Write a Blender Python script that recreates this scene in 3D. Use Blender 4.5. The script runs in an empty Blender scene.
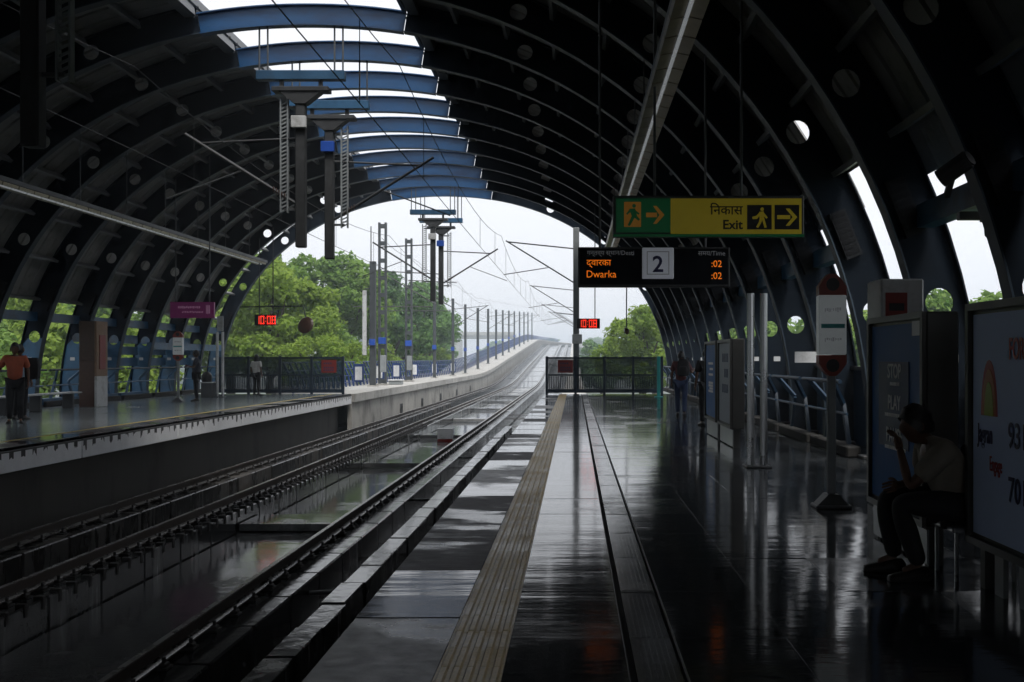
import bpy, bmesh, math, random
import numpy as np
from mathutils import Vector, Matrix
R = math.radians
random.seed(7)
sc = bpy.context.scene
COL = sc.collection

# ------------------------------------------------------------------ camera, sky, sun, exposure
cam_d = bpy.data.cameras.new('camera')
cam_d.sensor_width = 36.0
cam_d.lens = 35.0
cam_d.shift_x = -63 / 1024
cam_d.shift_y = 18 / 1024
cam_d.clip_start = 0.05
cam_d.clip_end = 6000
cam = bpy.data.objects.new('camera', cam_d)
COL.objects.link(cam)
cam.location = (0, 0, 1.4)
cam.rotation_euler = (R(90), 0, 0)
sc.camera = cam

world = bpy.data.worlds.new('World')
sc.world = world
world.use_nodes = True
wn, wl = world.node_tree.nodes, world.node_tree.links
bg = wn['Background']
sky = wn.new('ShaderNodeTexSky')
sky.sky_type = 'NISHITA'
sky.sun_disc = False
SUN_EL, SUN_AZ = 60.0, 150.0          # azimuth measured from +Y (down the line) towards +X
sky.sun_elevation = R(SUN_EL)
sky.sun_rotation = R(SUN_AZ)
sky.air_density = 1.0
sky.dust_density = 6.0
sky.ozone_density = 1.0
hs = wn.new('ShaderNodeHueSaturation')
hs.inputs['Saturation'].default_value = 0.10   # overcast: the blue is scattered out
wl.new(sky.outputs[0], hs.inputs['Color'])
mx = wn.new('ShaderNodeMix')
mx.data_type = 'RGBA'
mx.inputs[0].default_value = 0.75             # an even cloud deck over the clear sky
mx.inputs[7].default_value = (7.8, 8.05, 8.55, 1)
wl.new(hs.outputs[0], mx.inputs[6])
wl.new(mx.outputs[2], bg.inputs['Color'])
bg.inputs['Strength'].default_value = 0.118

sun_d = bpy.data.lights.new('sun', 'SUN')
sun_d.energy = 2.2
sun_d.angle = R(18)
sun_d.color = (1.0, 0.96, 0.9)
sun = bpy.data.objects.new('sun', sun_d)
COL.objects.link(sun)
sd = Vector((math.sin(R(SUN_AZ)) * math.cos(R(SUN_EL)), math.cos(R(SUN_AZ)) * math.cos(R(SUN_EL)), math.sin(R(SUN_EL))))
sun.rotation_euler = sd.to_track_quat('Z', 'Y').to_euler()

sc.view_settings.view_transform = 'Standard'
sc.view_settings.look = 'None'
sc.view_settings.exposure = 0.45
sc.view_settings.gamma = 1.0
sc.view_settings.use_curve_mapping = False
sc.cycles.use_denoising = True
sc.cycles.adaptive_threshold = 0.02
sc.cycles.max_bounces = 8
sc.cycles.diffuse_bounces = 4
sc.cycles.glossy_bounces = 4
sc.cycles.volume_bounces = 0
sc.cycles.transparent_max_bounces = 8
sc.cycles.sample_clamp_indirect = 6.0
sc.cycles.use_light_tree = True

# ------------------------------------------------------------------ helpers
WLOC = {}                                # accumulated world origin of unrotated objects

def wloc(o):
    return WLOC.get(o.name, Vector((0, 0, 0))) if o else Vector((0, 0, 0))

def tag(o, label=None, cat=None, group=None, kind=None):
    if label: o['label'] = label
    if cat: o['category'] = cat
    if group: o['group'] = group
    if kind: o['kind'] = kind
    return o

def thing(name, label, cat, loc=(0, 0, 0), group=None, kind=None):
    o = bpy.data.objects.new(name, None)
    o.empty_display_size = 0.2
    COL.objects.link(o)
    o.location = loc
    WLOC[o.name] = Vector(loc)
    return tag(o, label, cat, group, kind)

class MB:
    """collects geometry in world coordinates, then links it as ONE mesh object"""
    def __init__(s):
        s.v = []; s.f = []; s.m = []; s.mi = 0; s.smooth = False
    def add(s, vs, fs):
        b = len(s.v)
        s.v.extend([tuple(p) for p in vs])
        s.f.extend([tuple(i + b for i in q) for q in fs])
        s.m.extend([s.mi] * len(fs))
        return s
    def box(s, x0, x1, y0, y1, z0, z1):
        vs = [(x, y, z) for z in (z0, z1) for y in (y0, y1) for x in (x0, x1)]
        return s.add(vs, [(0, 2, 3, 1), (4, 5, 7, 6), (0, 1, 5, 4), (2, 6, 7, 3), (0, 4, 6, 2), (1, 3, 7, 5)])
    def bbox(s, x0, x1, y0, y1, z0, z1, c=0.01):
        """box with all edges chamfered"""
        bm = bmesh.new()
        bmesh.ops.create_cube(bm, size=1)
        for v in bm.verts:
            v.co = Vector(((x0 + x1) / 2 + v.co.x * (x1 - x0), (y0 + y1) / 2 + v.co.y * (y1 - y0), (z0 + z1) / 2 + v.co.z * (z1 - z0)))
        bmesh.ops.bevel(bm, geom=bm.edges[:], offset=c, segments=1, affect='EDGES')
        bm.verts.ensure_lookup_table()
        s.add([v.co for v in bm.verts], [[v.index for v in f.verts] for f in bm.faces])
        bm.free()
        return s
    def bar(s, p, q, w, h=None, up=(0, 0, 1)):
        p, q = Vector(p), Vector(q)
        h = h or w
        d = (q - p).normalized()
        u = Vector(up)
        if abs(d.dot(u)) > 0.98: u = Vector((0, 1, 0)) if abs(d.y) < .9 else Vector((1, 0, 0))
        a = d.cross(u).normalized() * w / 2
        b = a.cross(d).normalized() * h / 2
        vs = [e + x for e in (p, q) for x in (-a - b, a - b, a + b, -a + b)]
        return s.add(vs, [(0, 1, 2, 3), (7, 6, 5, 4), (0, 4, 5, 1), (1, 5, 6, 2), (2, 6, 7, 3), (3, 7, 4, 0)])
    def tube(s, pts, r, n=8, caps=True):
        pts = [Vector(p) for p in pts]
        k = len(pts)
        rs = r if isinstance(r, (list, tuple)) else [r] * k
        vs, fs = [], []
        ref = None
        for i, p in enumerate(pts):
            d = (pts[min(i + 1, k - 1)] - pts[max(i - 1, 0)]).normalized()
            if ref is None:
                ref = Vector((0, 0, 1)) if abs(d.z) < .9 else Vector((1, 0, 0))
            a = d.cross(ref).normalized()
            b = a.cross(d)
            ref = b
            for j in range(n):
                t = 2 * math.pi * j / n
                vs.append(p + (a * math.cos(t) + b * math.sin(t)) * rs[i])
        for i in range(k - 1):
            for j in range(n):
                j2 = (j + 1) % n
                fs.append((i * n + j, i * n + j2, (i + 1) * n + j2, (i + 1) * n + j))
        if caps:
            fs.append(tuple(range(n))[::-1])
            fs.append(tuple((k - 1) * n + j for j in range(n)))
        return s.add(vs, fs)
    def sweep(s, prof, pts, closed=True):
        """profile [(lateral x, z)] carried along path points given as functions of lateral offset"""
        n = len(prof)
        vs, fs = [], []
        for P in pts:
            for (a, z) in prof: vs.append(P(a, z))
        m = n if closed else n - 1
        for i in range(len(pts) - 1):
            for j in range(m):
                j2 = (j + 1) % n
                fs.append((i * n + j, i * n + j2, (i + 1) * n + j2, (i + 1) * n + j))
        if closed:
            fs.append(tuple(range(n))[::-1])
            fs.append(tuple((len(pts) - 1) * n + j for j in range(n)))
        return s.add(vs, fs)
    def prism(s, poly, axis, a0, a1):
        """extrude a 2-D polygon; axis 'y': poly in (x,z); axis 'x': poly in (y,z); axis 'z': poly in (x,y)"""
        def P(u, w, a): return (u, a, w) if axis == 'y' else ((a, u, w) if axis == 'x' else (u, w, a))
        n = len(poly)
        vs = [P(u, w, a0) for u, w in poly] + [P(u, w, a1) for u, w in poly]
        fs = [tuple(range(n)), tuple(range(n, 2 * n))[::-1]]
        fs += [(i, n + i, n + (i + 1) % n, (i + 1) % n) for i in range(n)]
        return s.add(vs, fs)
    def lathe(s, c, prof, n=12, axis='z'):
        """profile [(radius, height)] revolved about an axis through c"""
        c = Vector(c); vs, fs = [], []
        for r, h in prof:
            for j in range(n):
                t = 2 * math.pi * j / n
                o = {'z': (r * math.cos(t), r * math.sin(t), h), 'y': (r * math.cos(t), h, r * math.sin(t)), 'x': (h, r * math.cos(t), r * math.sin(t))}[axis]
                vs.append(c + Vector(o))
        for i in range(len(prof) - 1):
            for j in range(n):
                j2 = (j + 1) % n
                fs.append((i * n + j, i * n + j2, (i + 1) * n + j2, (i + 1) * n + j))
        fs.append(tuple(range(n))[::-1]); fs.append(tuple((len(prof) - 1) * n + j for j in range(n)))
        return s.add(vs, fs)
    def mesh(s, name, mats, off=Vector((0, 0, 0))):
        me = bpy.data.meshes.new(name)
        me.from_pydata([(v[0] - off.x, v[1] - off.y, v[2] - off.z) for v in s.v], [], s.f)
        mats = mats if isinstance(mats, (list, tuple)) else [mats]
        for m in mats: me.materials.append(m)
        if len(mats) > 1: me.polygons.foreach_set('material_index', s.m)
        bm = bmesh.new(); bm.from_mesh(me)
        bmesh.ops.recalc_face_normals(bm, faces=bm.faces[:])
        bm.to_mesh(me); bm.free()
        if s.smooth: me.polygons.foreach_set('use_smooth', [True] * len(me.polygons))
        return me
    def build(s, name, mats, parent=None, label=None, cat=None, group=None, kind=None):
        if parent is None:
            a = np.array(s.v)
            off = Vector(((a[:, 0].min() + a[:, 0].max()) / 2, (a[:, 1].min() + a[:, 1].max()) / 2, a[:, 2].min()))
        else:
            off = wloc(parent)
        o = bpy.data.objects.new(name, s.mesh(name, mats, off))
        COL.objects.link(o)
        if parent is None:
            o.location = off
        else:
            o.parent = parent
        WLOC[o.name] = off.copy()
        return tag(o, label, cat, group, kind)

def inst(name, me, parent, loc=(0, 0, 0), rot=(0, 0, 0), scale=(1, 1, 1)):
    """a piece that shares mesh data; loc is in world coordinates"""
    o = bpy.data.objects.new(name, me)
    COL.objects.link(o)
    L = Vector(loc)
    o.location = L - wloc(parent) if parent else L
    o.rotation_euler = rot
    o.scale = scale
    if parent: o.parent = parent
    WLOC[o.name] = L
    return o

def copy_tree(o, parent=None, off=None):
    c = o.copy()
    COL.objects.link(c)
    c.parent = parent
    if off is not None and parent is None:
        c.location = Vector(o.location) + Vector(off)
    WLOC[c.name] = wloc(o) + (Vector(off) if off is not None else Vector((0, 0, 0)))
    for ch in list(o.children):
        copy_tree(ch, c, off)
    return c

ORD = ['first', 'second', 'third', 'fourth', 'fifth', 'sixth', 'seventh', 'eighth', 'ninth', 'tenth', 'eleventh', 'twelfth', 'thirteenth', 'fourteenth', 'fifteenth', 'sixteenth']

# a side scene used only to turn text and skinned skeletons into plain meshes
_ws = bpy.data.scenes.new('workshop')
def to_mesh(o):
    _ws.collection.objects.link(o)
    vl = _ws.view_layers[0]
    vl.update()
    dg = vl.depsgraph
    me = bpy.data.meshes.new_from_object(o.evaluated_get(dg))
    bpy.data.objects.remove(o)
    return me

# ------------------------------------------------------------------ materials (all procedural)
def pm(name, col, rough=0.6, metal=0.0, var=0.25, scale=3.0, bump=0.0, bscale=40.0, stretch=(1, 1, 1), dirt=None, dscale=1.2, rvar=0.15, emit=None, estr=0.0, spec=0.5):
    m = bpy.data.materials.new(name)
    m.use_nodes = True
    N, L = m.node_tree.nodes, m.node_tree.links
    b = N['Principled BSDF']
    g = N.new('ShaderNodeNewGeometry')
    mp = N.new('ShaderNodeMapping')
    mp.inputs['Scale'].default_value = stretch
    L.new(g.outputs['Position'], mp.inputs['Vector'])
    n1 = N.new('ShaderNodeTexNoise')
    n1.inputs['Scale'].default_value = scale
    n1.inputs['Detail'].default_value = 6
    n1.inputs['Roughness'].default_value = 0.65
    L.new(mp.outputs[0], n1.inputs['Vector'])
    oi = N.new('ShaderNodeObjectInfo')
    ad = N.new('ShaderNodeMath'); ad.operation = 'MULTIPLY_ADD'
    L.new(oi.outputs['Random'], ad.inputs[0]); ad.inputs[1].default_value = 0.3
    L.new(n1.outputs['Fac'], ad.inputs[2])
    cr = N.new('ShaderNodeMix'); cr.data_type = 'RGBA'
    lo = [c * (1 - var) for c in col[:3]]; hi = [min(1, c * (1 + var)) for c in col[:3]]
    cr.inputs[6].default_value = (*lo, 1); cr.inputs[7].default_value = (*hi, 1)
    mr = N.new('ShaderNodeMapRange'); mr.inputs[1].default_value = 0.35; mr.inputs[2].default_value = 0.95
    L.new(ad.outputs[0], mr.inputs[0]); L.new(mr.outputs[0], cr.inputs[0])
    out = cr.outputs[2]
    if dirt:
        n2 = N.new('ShaderNodeTexNoise'); n2.inputs['Scale'].default_value = dscale; n2.inputs['Detail'].default_value = 8; n2.inputs['Roughness'].default_value = .7
        L.new(mp.outputs[0], n2.inputs['Vector'])
        m2 = N.new('ShaderNodeMapRange'); m2.inputs[1].default_value = .5; m2.inputs[2].default_value = .68
        L.new(n2.outputs['Fac'], m2.inputs[0])
        c2 = N.new('ShaderNodeMix'); c2.data_type = 'RGBA'
        c2.inputs[7].default_value = (*dirt, 1)
        L.new(out, c2.inputs[6]); L.new(m2.outputs[0], c2.inputs[0])
        out = c2.outputs[2]
    L.new(out, b.inputs['Base Color'])
    rr = N.new('ShaderNodeMapRange'); rr.inputs[3].default_value = max(0.02, rough - rvar); rr.inputs[4].default_value = min(1, rough + rvar)
    L.new(n1.outputs['Fac'], rr.inputs[0]); L.new(rr.outputs[0], b.inputs['Roughness'])
    b.inputs['Metallic'].default_value = metal
    b.inputs['Specular IOR Level'].default_value = spec
    if bump:
        n3 = N.new('ShaderNodeTexNoise'); n3.inputs['Scale'].default_value = bscale; n3.inputs['Detail'].default_value = 4
        L.new(mp.outputs[0], n3.inputs['Vector'])
        bp = N.new('ShaderNodeBump'); bp.inputs['Strength'].default_value = bump; bp.inputs['Distance'].default_value = 0.02
        L.new(n3.outputs['Fac'], bp.inputs['Height']); L.new(bp.outputs[0], b.inputs['Normal'])
    if emit:
        b.inputs['Emission Color'].default_value = (*emit, 1); b.inputs['Emission Strength'].default_value = estr
    return m

def wet(name, dry, wetc, lo=0.45, hi=0.6, r_dry=0.42, r_wet=0.07, stretch=(1, 1, 1), scale=0.6, wave=0.12, wscale=(1.2, 5, 1), fine=0.0):
    """stone or concrete after rain: noise decides where a water film lies"""
    m = bpy.data.materials.new(name); m.use_nodes = True
    N, L = m.node_tree.nodes, m.node_tree.links
    b = N['Principled BSDF']
    b.inputs['IOR'].default_value = 1.5
    g = N.new('ShaderNodeNewGeometry')
    mp = N.new('ShaderNodeMapping'); mp.inputs['Scale'].default_value = stretch
    L.new(g.outputs['Position'], mp.inputs['Vector'])
    n1 = N.new('ShaderNodeTexNoise'); n1.inputs['Scale'].default_value = scale; n1.inputs['Detail'].default_value = 7; n1.inputs['Roughness'].default_value = .6
    L.new(mp.outputs[0], n1.inputs['Vector'])
    oi = N.new('ShaderNodeObjectInfo')
    ad = N.new('ShaderNodeMath'); ad.operation = 'MULTIPLY_ADD'; ad.inputs[1].default_value = .22
    L.new(oi.outputs['Random'], ad.inputs[0]); L.new(n1.outputs['Fac'], ad.inputs[2])
    mr = N.new('ShaderNodeMapRange'); mr.inputs[1].default_value = lo; mr.inputs[2].default_value = hi
    L.new(ad.outputs[0], mr.inputs[0])
    n2 = N.new('ShaderNodeTexNoise'); n2.inputs['Scale'].default_value = 60; n2.inputs['Detail'].default_value = 5
    L.new(g.outputs['Position'], n2.inputs['Vector'])
    sp = N.new('ShaderNodeMapRange'); sp.inputs[3].default_value = .65; sp.inputs[4].default_value = 1.35
    L.new(n2.outputs['Fac'], sp.inputs[0])
    ci = N.new('ShaderNodeMix'); ci.data_type = 'RGBA'; ci.inputs[6].default_value = (*dry, 1); ci.inputs[7].default_value = (*wetc, 1)
    L.new(mr.outputs[0], ci.inputs[0])
    ml = N.new('ShaderNodeMix'); ml.data_type = 'RGBA'; ml.blend_type = 'MULTIPLY'; ml.inputs[0].default_value = 1
    L.new(ci.outputs[2], ml.inputs[6]); L.new(sp.outputs[0], ml.inputs[7]); L.new(ml.outputs[2], b.inputs['Base Color'])
    n4 = N.new('ShaderNodeTexNoise'); n4.inputs['Scale'].default_value = 14; n4.inputs['Detail'].default_value = 5
    L.new(mp.outputs[0], n4.inputs['Vector'])
    ra = N.new('ShaderNodeMix'); ra.inputs[2].default_value = r_dry; ra.inputs[3].default_value = r_wet
    L.new(mr.outputs[0], ra.inputs[0])
    rb = N.new('ShaderNodeMath'); rb.operation = 'MULTIPLY'
    rs = N.new('ShaderNodeMapRange'); rs.inputs[3].default_value = .6; rs.inputs[4].default_value = 1.4
    L.new(n4.outputs['Fac'], rs.inputs[0]); L.new(ra.outputs[0], rb.inputs[0]); L.new(rs.outputs[0], rb.inputs[1])
    L.new(rb.outputs[0], b.inputs['Roughness'])
    m3 = N.new('ShaderNodeMapping'); m3.inputs['Scale'].default_value = wscale
    L.new(g.outputs['Position'], m3.inputs['Vector'])
    n3 = N.new('ShaderNodeTexNoise'); n3.inputs['Scale'].default_value = 1.0; n3.inputs['Detail'].default_value = 3
    L.new(m3.outputs[0], n3.inputs['Vector'])
    bp = N.new('ShaderNodeBump'); bp.inputs['Strength'].default_value = wave; bp.inputs['Distance'].default_value = 0.02
    L.new(n3.outputs['Fac'], bp.inputs['Height'])
    if fine:
        m5 = N.new('ShaderNodeMapping'); m5.inputs['Scale'].default_value = (5, 22, 5)
        L.new(g.outputs['Position'], m5.inputs['Vector'])
        n5 = N.new('ShaderNodeTexNoise'); n5.inputs['Scale'].default_value = 1.0; n5.inputs['Detail'].default_value = 3; n5.inputs['Roughness'].default_value = .55
        L.new(m5.outputs[0], n5.inputs['Vector'])
        b5 = N.new('ShaderNodeBump'); b5.inputs['Strength'].default_value = fine; b5.inputs['Distance'].default_value = 0.003
        L.new(n5.outputs['Fac'], b5.inputs['Height']); L.new(bp.outputs[0], b5.inputs['Normal']); L.new(b5.outputs[0], b.inputs['Normal'])
    else:
        L.new(bp.outputs[0], b.inputs['Normal'])
    return m

def leafmat(name, c1, c2, trans=0.35):
    m = bpy.data.materials.new(name); m.use_nodes = True
    N, L = m.node_tree.nodes, m.node_tree.links
    for n in list(N):
        if n.type == 'BSDF_PRINCIPLED': N.remove(n)
    out = [n for n in N if n.type == 'OUTPUT_MATERIAL'][0]
    g = N.new('ShaderNodeNewGeometry')
    n1 = N.new('ShaderNodeTexNoise'); n1.inputs['Scale'].default_value = .55; n1.inputs['Detail'].default_value = 4
    L.new(g.outputs['Position'], n1.inputs['Vector'])
    ad = N.new('ShaderNodeMath'); ad.operation = 'MULTIPLY_ADD'; ad.inputs[1].default_value = .45
    L.new(g.outputs['Random Per Island'], ad.inputs[0]); L.new(n1.outputs['Fac'], ad.inputs[2])
    mr = N.new('ShaderNodeMapRange'); mr.inputs[1].default_value = .40; mr.inputs[2].default_value = .85
    L.new(ad.outputs[0], mr.inputs[0])
    mx = N.new('ShaderNodeMix'); mx.data_type = 'RGBA'; mx.inputs[6].default_value = (*c1, 1); mx.inputs[7].default_value = (*c2, 1)
    L.new(mr.outputs[0], mx.inputs[0])
    d = N.new('ShaderNodeBsdfDiffuse'); t = N.new('ShaderNodeBsdfTranslucent')
    L.new(mx.outputs[2], d.inputs[0]); L.new(mx.outputs[2], t.inputs[0])
    ms = N.new('ShaderNodeMixShader'); ms.inputs[0].default_value = trans
    L.new(d.outputs[0], ms.inputs[1]); L.new(t.outputs[0], ms.inputs[2]); L.new(ms.outputs[0], out.inputs['Surface'])
    return m

def emitmat(name, col, s):
    m = pm(name, col, rough=.5, var=.05, emit=col, estr=s)
    return m

M = {}
M['crown'] = pm('blue crown beam tone', (0.005, 0.055, 0.15), rough=.45, var=.3, scale=1.6, bump=.05, stretch=(.4, 1, 1.5), dirt=(0.006, 0.022, 0.065), dscale=1.3)  # crown beams alone get this brighter blue
M['grille'] = pm('dark speaker case', (0.014, 0.015, 0.017), rough=.8, var=.2, spec=.1)
M['grille2'] = pm('dark speaker grille', (0.009, 0.0095, 0.011), rough=.8, var=.2, spec=.1)
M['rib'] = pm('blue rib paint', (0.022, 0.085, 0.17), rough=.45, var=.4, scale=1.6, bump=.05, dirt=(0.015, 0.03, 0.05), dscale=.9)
M['ribdark'] = pm('dark navy tone', (0.006, 0.010, 0.016), rough=.8, var=.35, spec=.1)  # near black navy for rib arms and blank walls
M['flange'] = pm('flange paint', (0.028, 0.042, 0.058), rough=.5, var=.3, spec=.3)
M['sheet'] = pm('grey roof sheet', (0.21, 0.205, 0.2), rough=.6, var=.3, scale=1.2, dirt=(0.10, 0.097, 0.092))
M['purlin'] = pm('galvanised purlin', (0.16, 0.165, 0.17), rough=.5, var=.3, metal=.3)
M['steel'] = pm('grey galvanised steel', (0.085, 0.09, 0.095), rough=.5, var=.35, metal=.3, scale=5)
M['darksteel'] = pm('dark weathered steel', (0.035, 0.037, 0.04), rough=.55, var=.4, scale=6)
M['maststeel'] = pm('dark mast steel', (0.045, 0.052, 0.058), rough=.6, var=.3, scale=4)
M['palesteel'] = pm('pale painted steel', (0.24, 0.26, 0.27), rough=.55, var=.25, scale=4)
M['brightsteel'] = pm('brushed stainless steel', (0.45, 0.46, 0.47), rough=.3, var=.15, metal=.9)
M['gate'] = pm('gate navy paint', (0.008, 0.02, 0.04), rough=.45, var=.3)
M['bluerail'] = pm('blue railing paint', (0.010, 0.04, 0.16), rough=.45, var=.3, scale=5, dirt=(0.008, 0.02, 0.07))
M['boxblue'] = pm('bright blue enamel', (0.015, 0.07, 0.36), rough=.4, var=.15)
M['white'] = pm('white paint', (0.72, 0.73, 0.74), rough=.5, var=.12, dirt=(0.4, 0.41, 0.4), dscale=2)
M['offwhite'] = pm('aged white enamel', (0.5, 0.51, 0.52), rough=.5, var=.15, dirt=(0.3, 0.3, 0.29), dscale=3)
M['red'] = pm('red paint', (0.22, 0.02, 0.015), rough=.5, var=.2)
M['black'] = pm('black plastic', (0.012, 0.012, 0.013), rough=.45, var=.2)
M['railtop'] = pm('worn rail steel', (0.30, 0.29, 0.28), rough=.28, var=.2, metal=.85, rvar=.1)
M['rail'] = pm('rusty rail web', (0.045, 0.034, 0.028), rough=.75, var=.35, scale=9)
M['clip'] = pm('dark clip iron', (0.03, 0.028, 0.027), rough=.6, var=.3)
M['plinth'] = wet('plinth concrete', (0.08, 0.072, 0.065), (0.025, 0.024, 0.023), r_dry=.7, r_wet=.25, stretch=(1.5, 1.5, .25), scale=1.6, wave=.25, wscale=(8, 8, 2))
M['plinthwet'] = wet('wet plinth concrete', (0.22, 0.22, 0.22), (0.04, 0.041, 0.042), lo=.36, hi=.56, r_dry=.36, r_wet=.12, stretch=(1.8, 1.8, .12), scale=1.7, wave=.2, wscale=(6, 6, 1.5))
M['slab'] = wet('wet track slab', (0.30, 0.30, 0.30), (0.10, 0.103, 0.106), lo=.38, hi=.56, r_dry=.36, r_wet=.10, scale=.9, wave=.12, wscale=(1.5, 4, 1), fine=.25)
M['deck'] = wet('track deck concrete', (0.03, 0.029, 0.028), (0.012, 0.012, 0.012), lo=.4, hi=.55, r_dry=.6, r_wet=.08, scale=.8, wave=.2)
M['conc'] = pm('viaduct concrete', (0.30, 0.29, 0.27), rough=.8, var=.25, scale=.8, bump=.15, stretch=(1, .6, .35), dirt=(0.12, 0.115, 0.105), dscale=1.5)
M['conctop'] = pm('weathered concrete top', (0.42, 0.41, 0.39), rough=.7, var=.2, scale=1.0, bump=.1, dirt=(0.24, 0.23, 0.21))
M['darkconc'] = pm('very dark concrete', (0.024, 0.023, 0.022), rough=.85, var=.35, scale=1.0, stretch=(1, 1, .3), bump=.2)  # darkest concrete tone, mottled by noise
M['tile'] = wet('wet platform tile', (0.055, 0.06, 0.064), (0.028, 0.032, 0.036), lo=.34, hi=.56, r_dry=.26, r_wet=.09, stretch=(.8, 1.4, 1), scale=.8, wave=.17, wscale=(.5, 3.0, 1), fine=.22)
M['edge'] = wet('edge granite', (0.075, 0.072, 0.078), (0.045, 0.046, 0.05), lo=.5, hi=.6, r_dry=.42, r_wet=.07, stretch=(.6, .9, 1), scale=.75, wave=.2, wscale=(.5, 3.2, 1), fine=.12)
M['edgedry'] = wet('dry edge granite', (0.085, 0.08, 0.09), (0.06, 0.058, 0.064), lo=.62, hi=.72, r_dry=.62, r_wet=.2, stretch=(.6, 1.5, 1), scale=1.2, wave=.08, wscale=(.8, 3, 1), fine=.2)
M['tan'] = pm('tan stone', (0.22, 0.13, 0.075), rough=.6, var=.25, scale=5)
M['brownstone'] = pm('brown granite', (0.07, 0.035, 0.025), rough=.4, var=.3, scale=8)
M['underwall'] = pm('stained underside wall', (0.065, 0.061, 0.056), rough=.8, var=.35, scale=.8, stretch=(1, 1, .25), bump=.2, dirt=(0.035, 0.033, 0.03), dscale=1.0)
M['bed'] = pm('tile bed mortar', (0.03, 0.03, 0.03), rough=.8, var=.2)
M['tactile'] = wet('tactile yellow tile', (0.68, 0.49, 0.19), (0.5, 0.36, 0.13), lo=.35, hi=.75, r_dry=.5, r_wet=.32, scale=2.5, wave=.1, wscale=(20, 20, 20))
M['grate'] = pm('cast drain grating', (0.085, 0.088, 0.092), rough=.42, var=.25, metal=.2, scale=7)
M['yellowline'] = pm('worn yellow line', (0.42, 0.32, 0.09), rough=.5, var=.25)
M['leftfloor'] = wet('left platform floor', (0.30, 0.33, 0.36), (0.17, 0.20, 0.215), lo=.36, hi=.6, r_dry=.38, r_wet=.16, scale=.6, wave=.08, wscale=(2, 2, 1))

def fascia_mat():
    m = pm('stained white fascia', (0.74, 0.75, 0.78), rough=.7, var=.12)
    N, L = m.node_tree.nodes, m.node_tree.links
    b = N['Principled BSDF']
    base = b.inputs['Base Color'].links[0].from_socket
    g = N.new('ShaderNodeNewGeometry')
    sx = N.new('ShaderNodeSeparateXYZ'); L.new(g.outputs['Position'], sx.inputs[0])
    # run-off stains: dark tongues of irregular length hanging from the coping
    mp = N.new('ShaderNodeMapping'); mp.inputs['Scale'].default_value = (0, 3.1, 0); L.new(g.outputs['Position'], mp.inputs['Vector'])
    n = N.new('ShaderNodeTexNoise'); n.inputs['Scale'].default_value = 1.6; n.inputs['Detail'].default_value = 3; L.new(mp.outputs[0], n.inputs['Vector'])
    w = N.new('ShaderNodeMath'); w.operation = 'PINGPONG'; w.inputs[1].default_value = .17; L.new(sx.outputs['Y'], w.inputs[0])
    th = N.new('ShaderNodeMath'); th.operation = 'GREATER_THAN'; th.inputs[1].default_value = .105; L.new(w.outputs[0], th.inputs[0])
    ln = N.new('ShaderNodeMapRange'); ln.inputs[1].default_value = .35; ln.inputs[2].default_value = .7; ln.inputs[3].default_value = -.09; ln.inputs[4].default_value = -.30
    L.new(n.outputs['Fac'], ln.inputs[0])
    gz = N.new('ShaderNodeMath'); gz.operation = 'GREATER_THAN'; L.new(sx.outputs['Z'], gz.inputs[0]); L.new(ln.outputs[0], gz.inputs[1])
    an = N.new('ShaderNodeMath'); an.operation = 'MULTIPLY'; L.new(th.outputs[0], an.inputs[0]); L.new(gz.outputs[0], an.inputs[1])
    top = N.new('ShaderNodeMath'); top.operation = 'GREATER_THAN'; top.inputs[1].default_value = -.085; L.new(sx.outputs['Z'], top.inputs[0])
    mxx = N.new('ShaderNodeMath'); mxx.operation = 'MAXIMUM'; L.new(an.outputs[0], mxx.inputs[0]); L.new(top.outputs[0], mxx.inputs[1])
    c = N.new('ShaderNodeMix'); c.data_type = 'RGBA'; c.inputs[7].default_value = (.035, .035, .037, 1)
    L.new(mxx.outputs[0], c.inputs[0]); L.new(base, c.inputs[6]); L.new(c.outputs[2], b.inputs['Base Color'])
    return m
M['fascia'] = fascia_mat()

# ------------------------------------------------------------------ station constants
CX, AA, BB, NN = -5.75, 9.9, 8.6, 2.1          # canopy arch: centre, half width, height, roundness
DEP = 0.56                                      # rib depth
PITCH = 2.49
RIBY = [9.0 + PITCH * k for k in range(-2, 15)]
YEND = RIBY[-1]
EDGE_R, EDGE_L = -1.17, -8.95                   # platform edges
YG = 39.5                                       # end gates
def archpt(t):
    c, s_ = math.cos(t), math.sin(t)
    return (CX + AA * math.copysign(abs(c) ** (2 / NN), c), BB * abs(s_) ** (2 / NN))
_raw = [archpt(math.pi * i / 2000) for i in range(2001)]
_len = [0.0]
for i in range(2000): _len.append(_len[-1] + math.dist(_raw[i], _raw[i + 1]))
ALEN = _len[-1]
def arc(u):
    """point and outward normal on the inner arch line at arc length u from the right springing"""
    u = max(0.0, min(ALEN, u))
    i = min(1999, max(0, int(np.searchsorted(_len, u)) - 1))
    f = (u - _len[i]) / max(1e-9, _len[i + 1] - _len[i])
    p = Vector((_raw[i][0] + f * (_raw[i + 1][0] - _raw[i][0]), _raw[i][1] + f * (_raw[i + 1][1] - _raw[i][1])))
    a, b = _raw[max(0, i - 12)], _raw[min(2000, i + 13)]
    t = Vector((b[0] - a[0], b[1] - a[1])).normalized()
    return p, Vector((t.y, -t.x)), t
def u_at(x=None, z=None, left=False):
    best, bu = 1e9, 0
    for i in range(0, 2001, 4):
        X, Z = _raw[i]
        if (X < CX) != left and x is None: continue
        d = abs(Z - z) if x is None else abs(X - x) + (100 if Z < 4 else 0)
        if d < best: best, bu = d, _len[i]
    return bu
def zin(x):
    return BB * (1 - abs((x - CX) / AA) ** NN) ** (1 / NN)
SLOT_R, SLOT_L = u_at(x=-3.68), u_at(x=-8.08)   # open slot along the crown
SLOT_Y = RIBY[5]                                # the slot starts here

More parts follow.
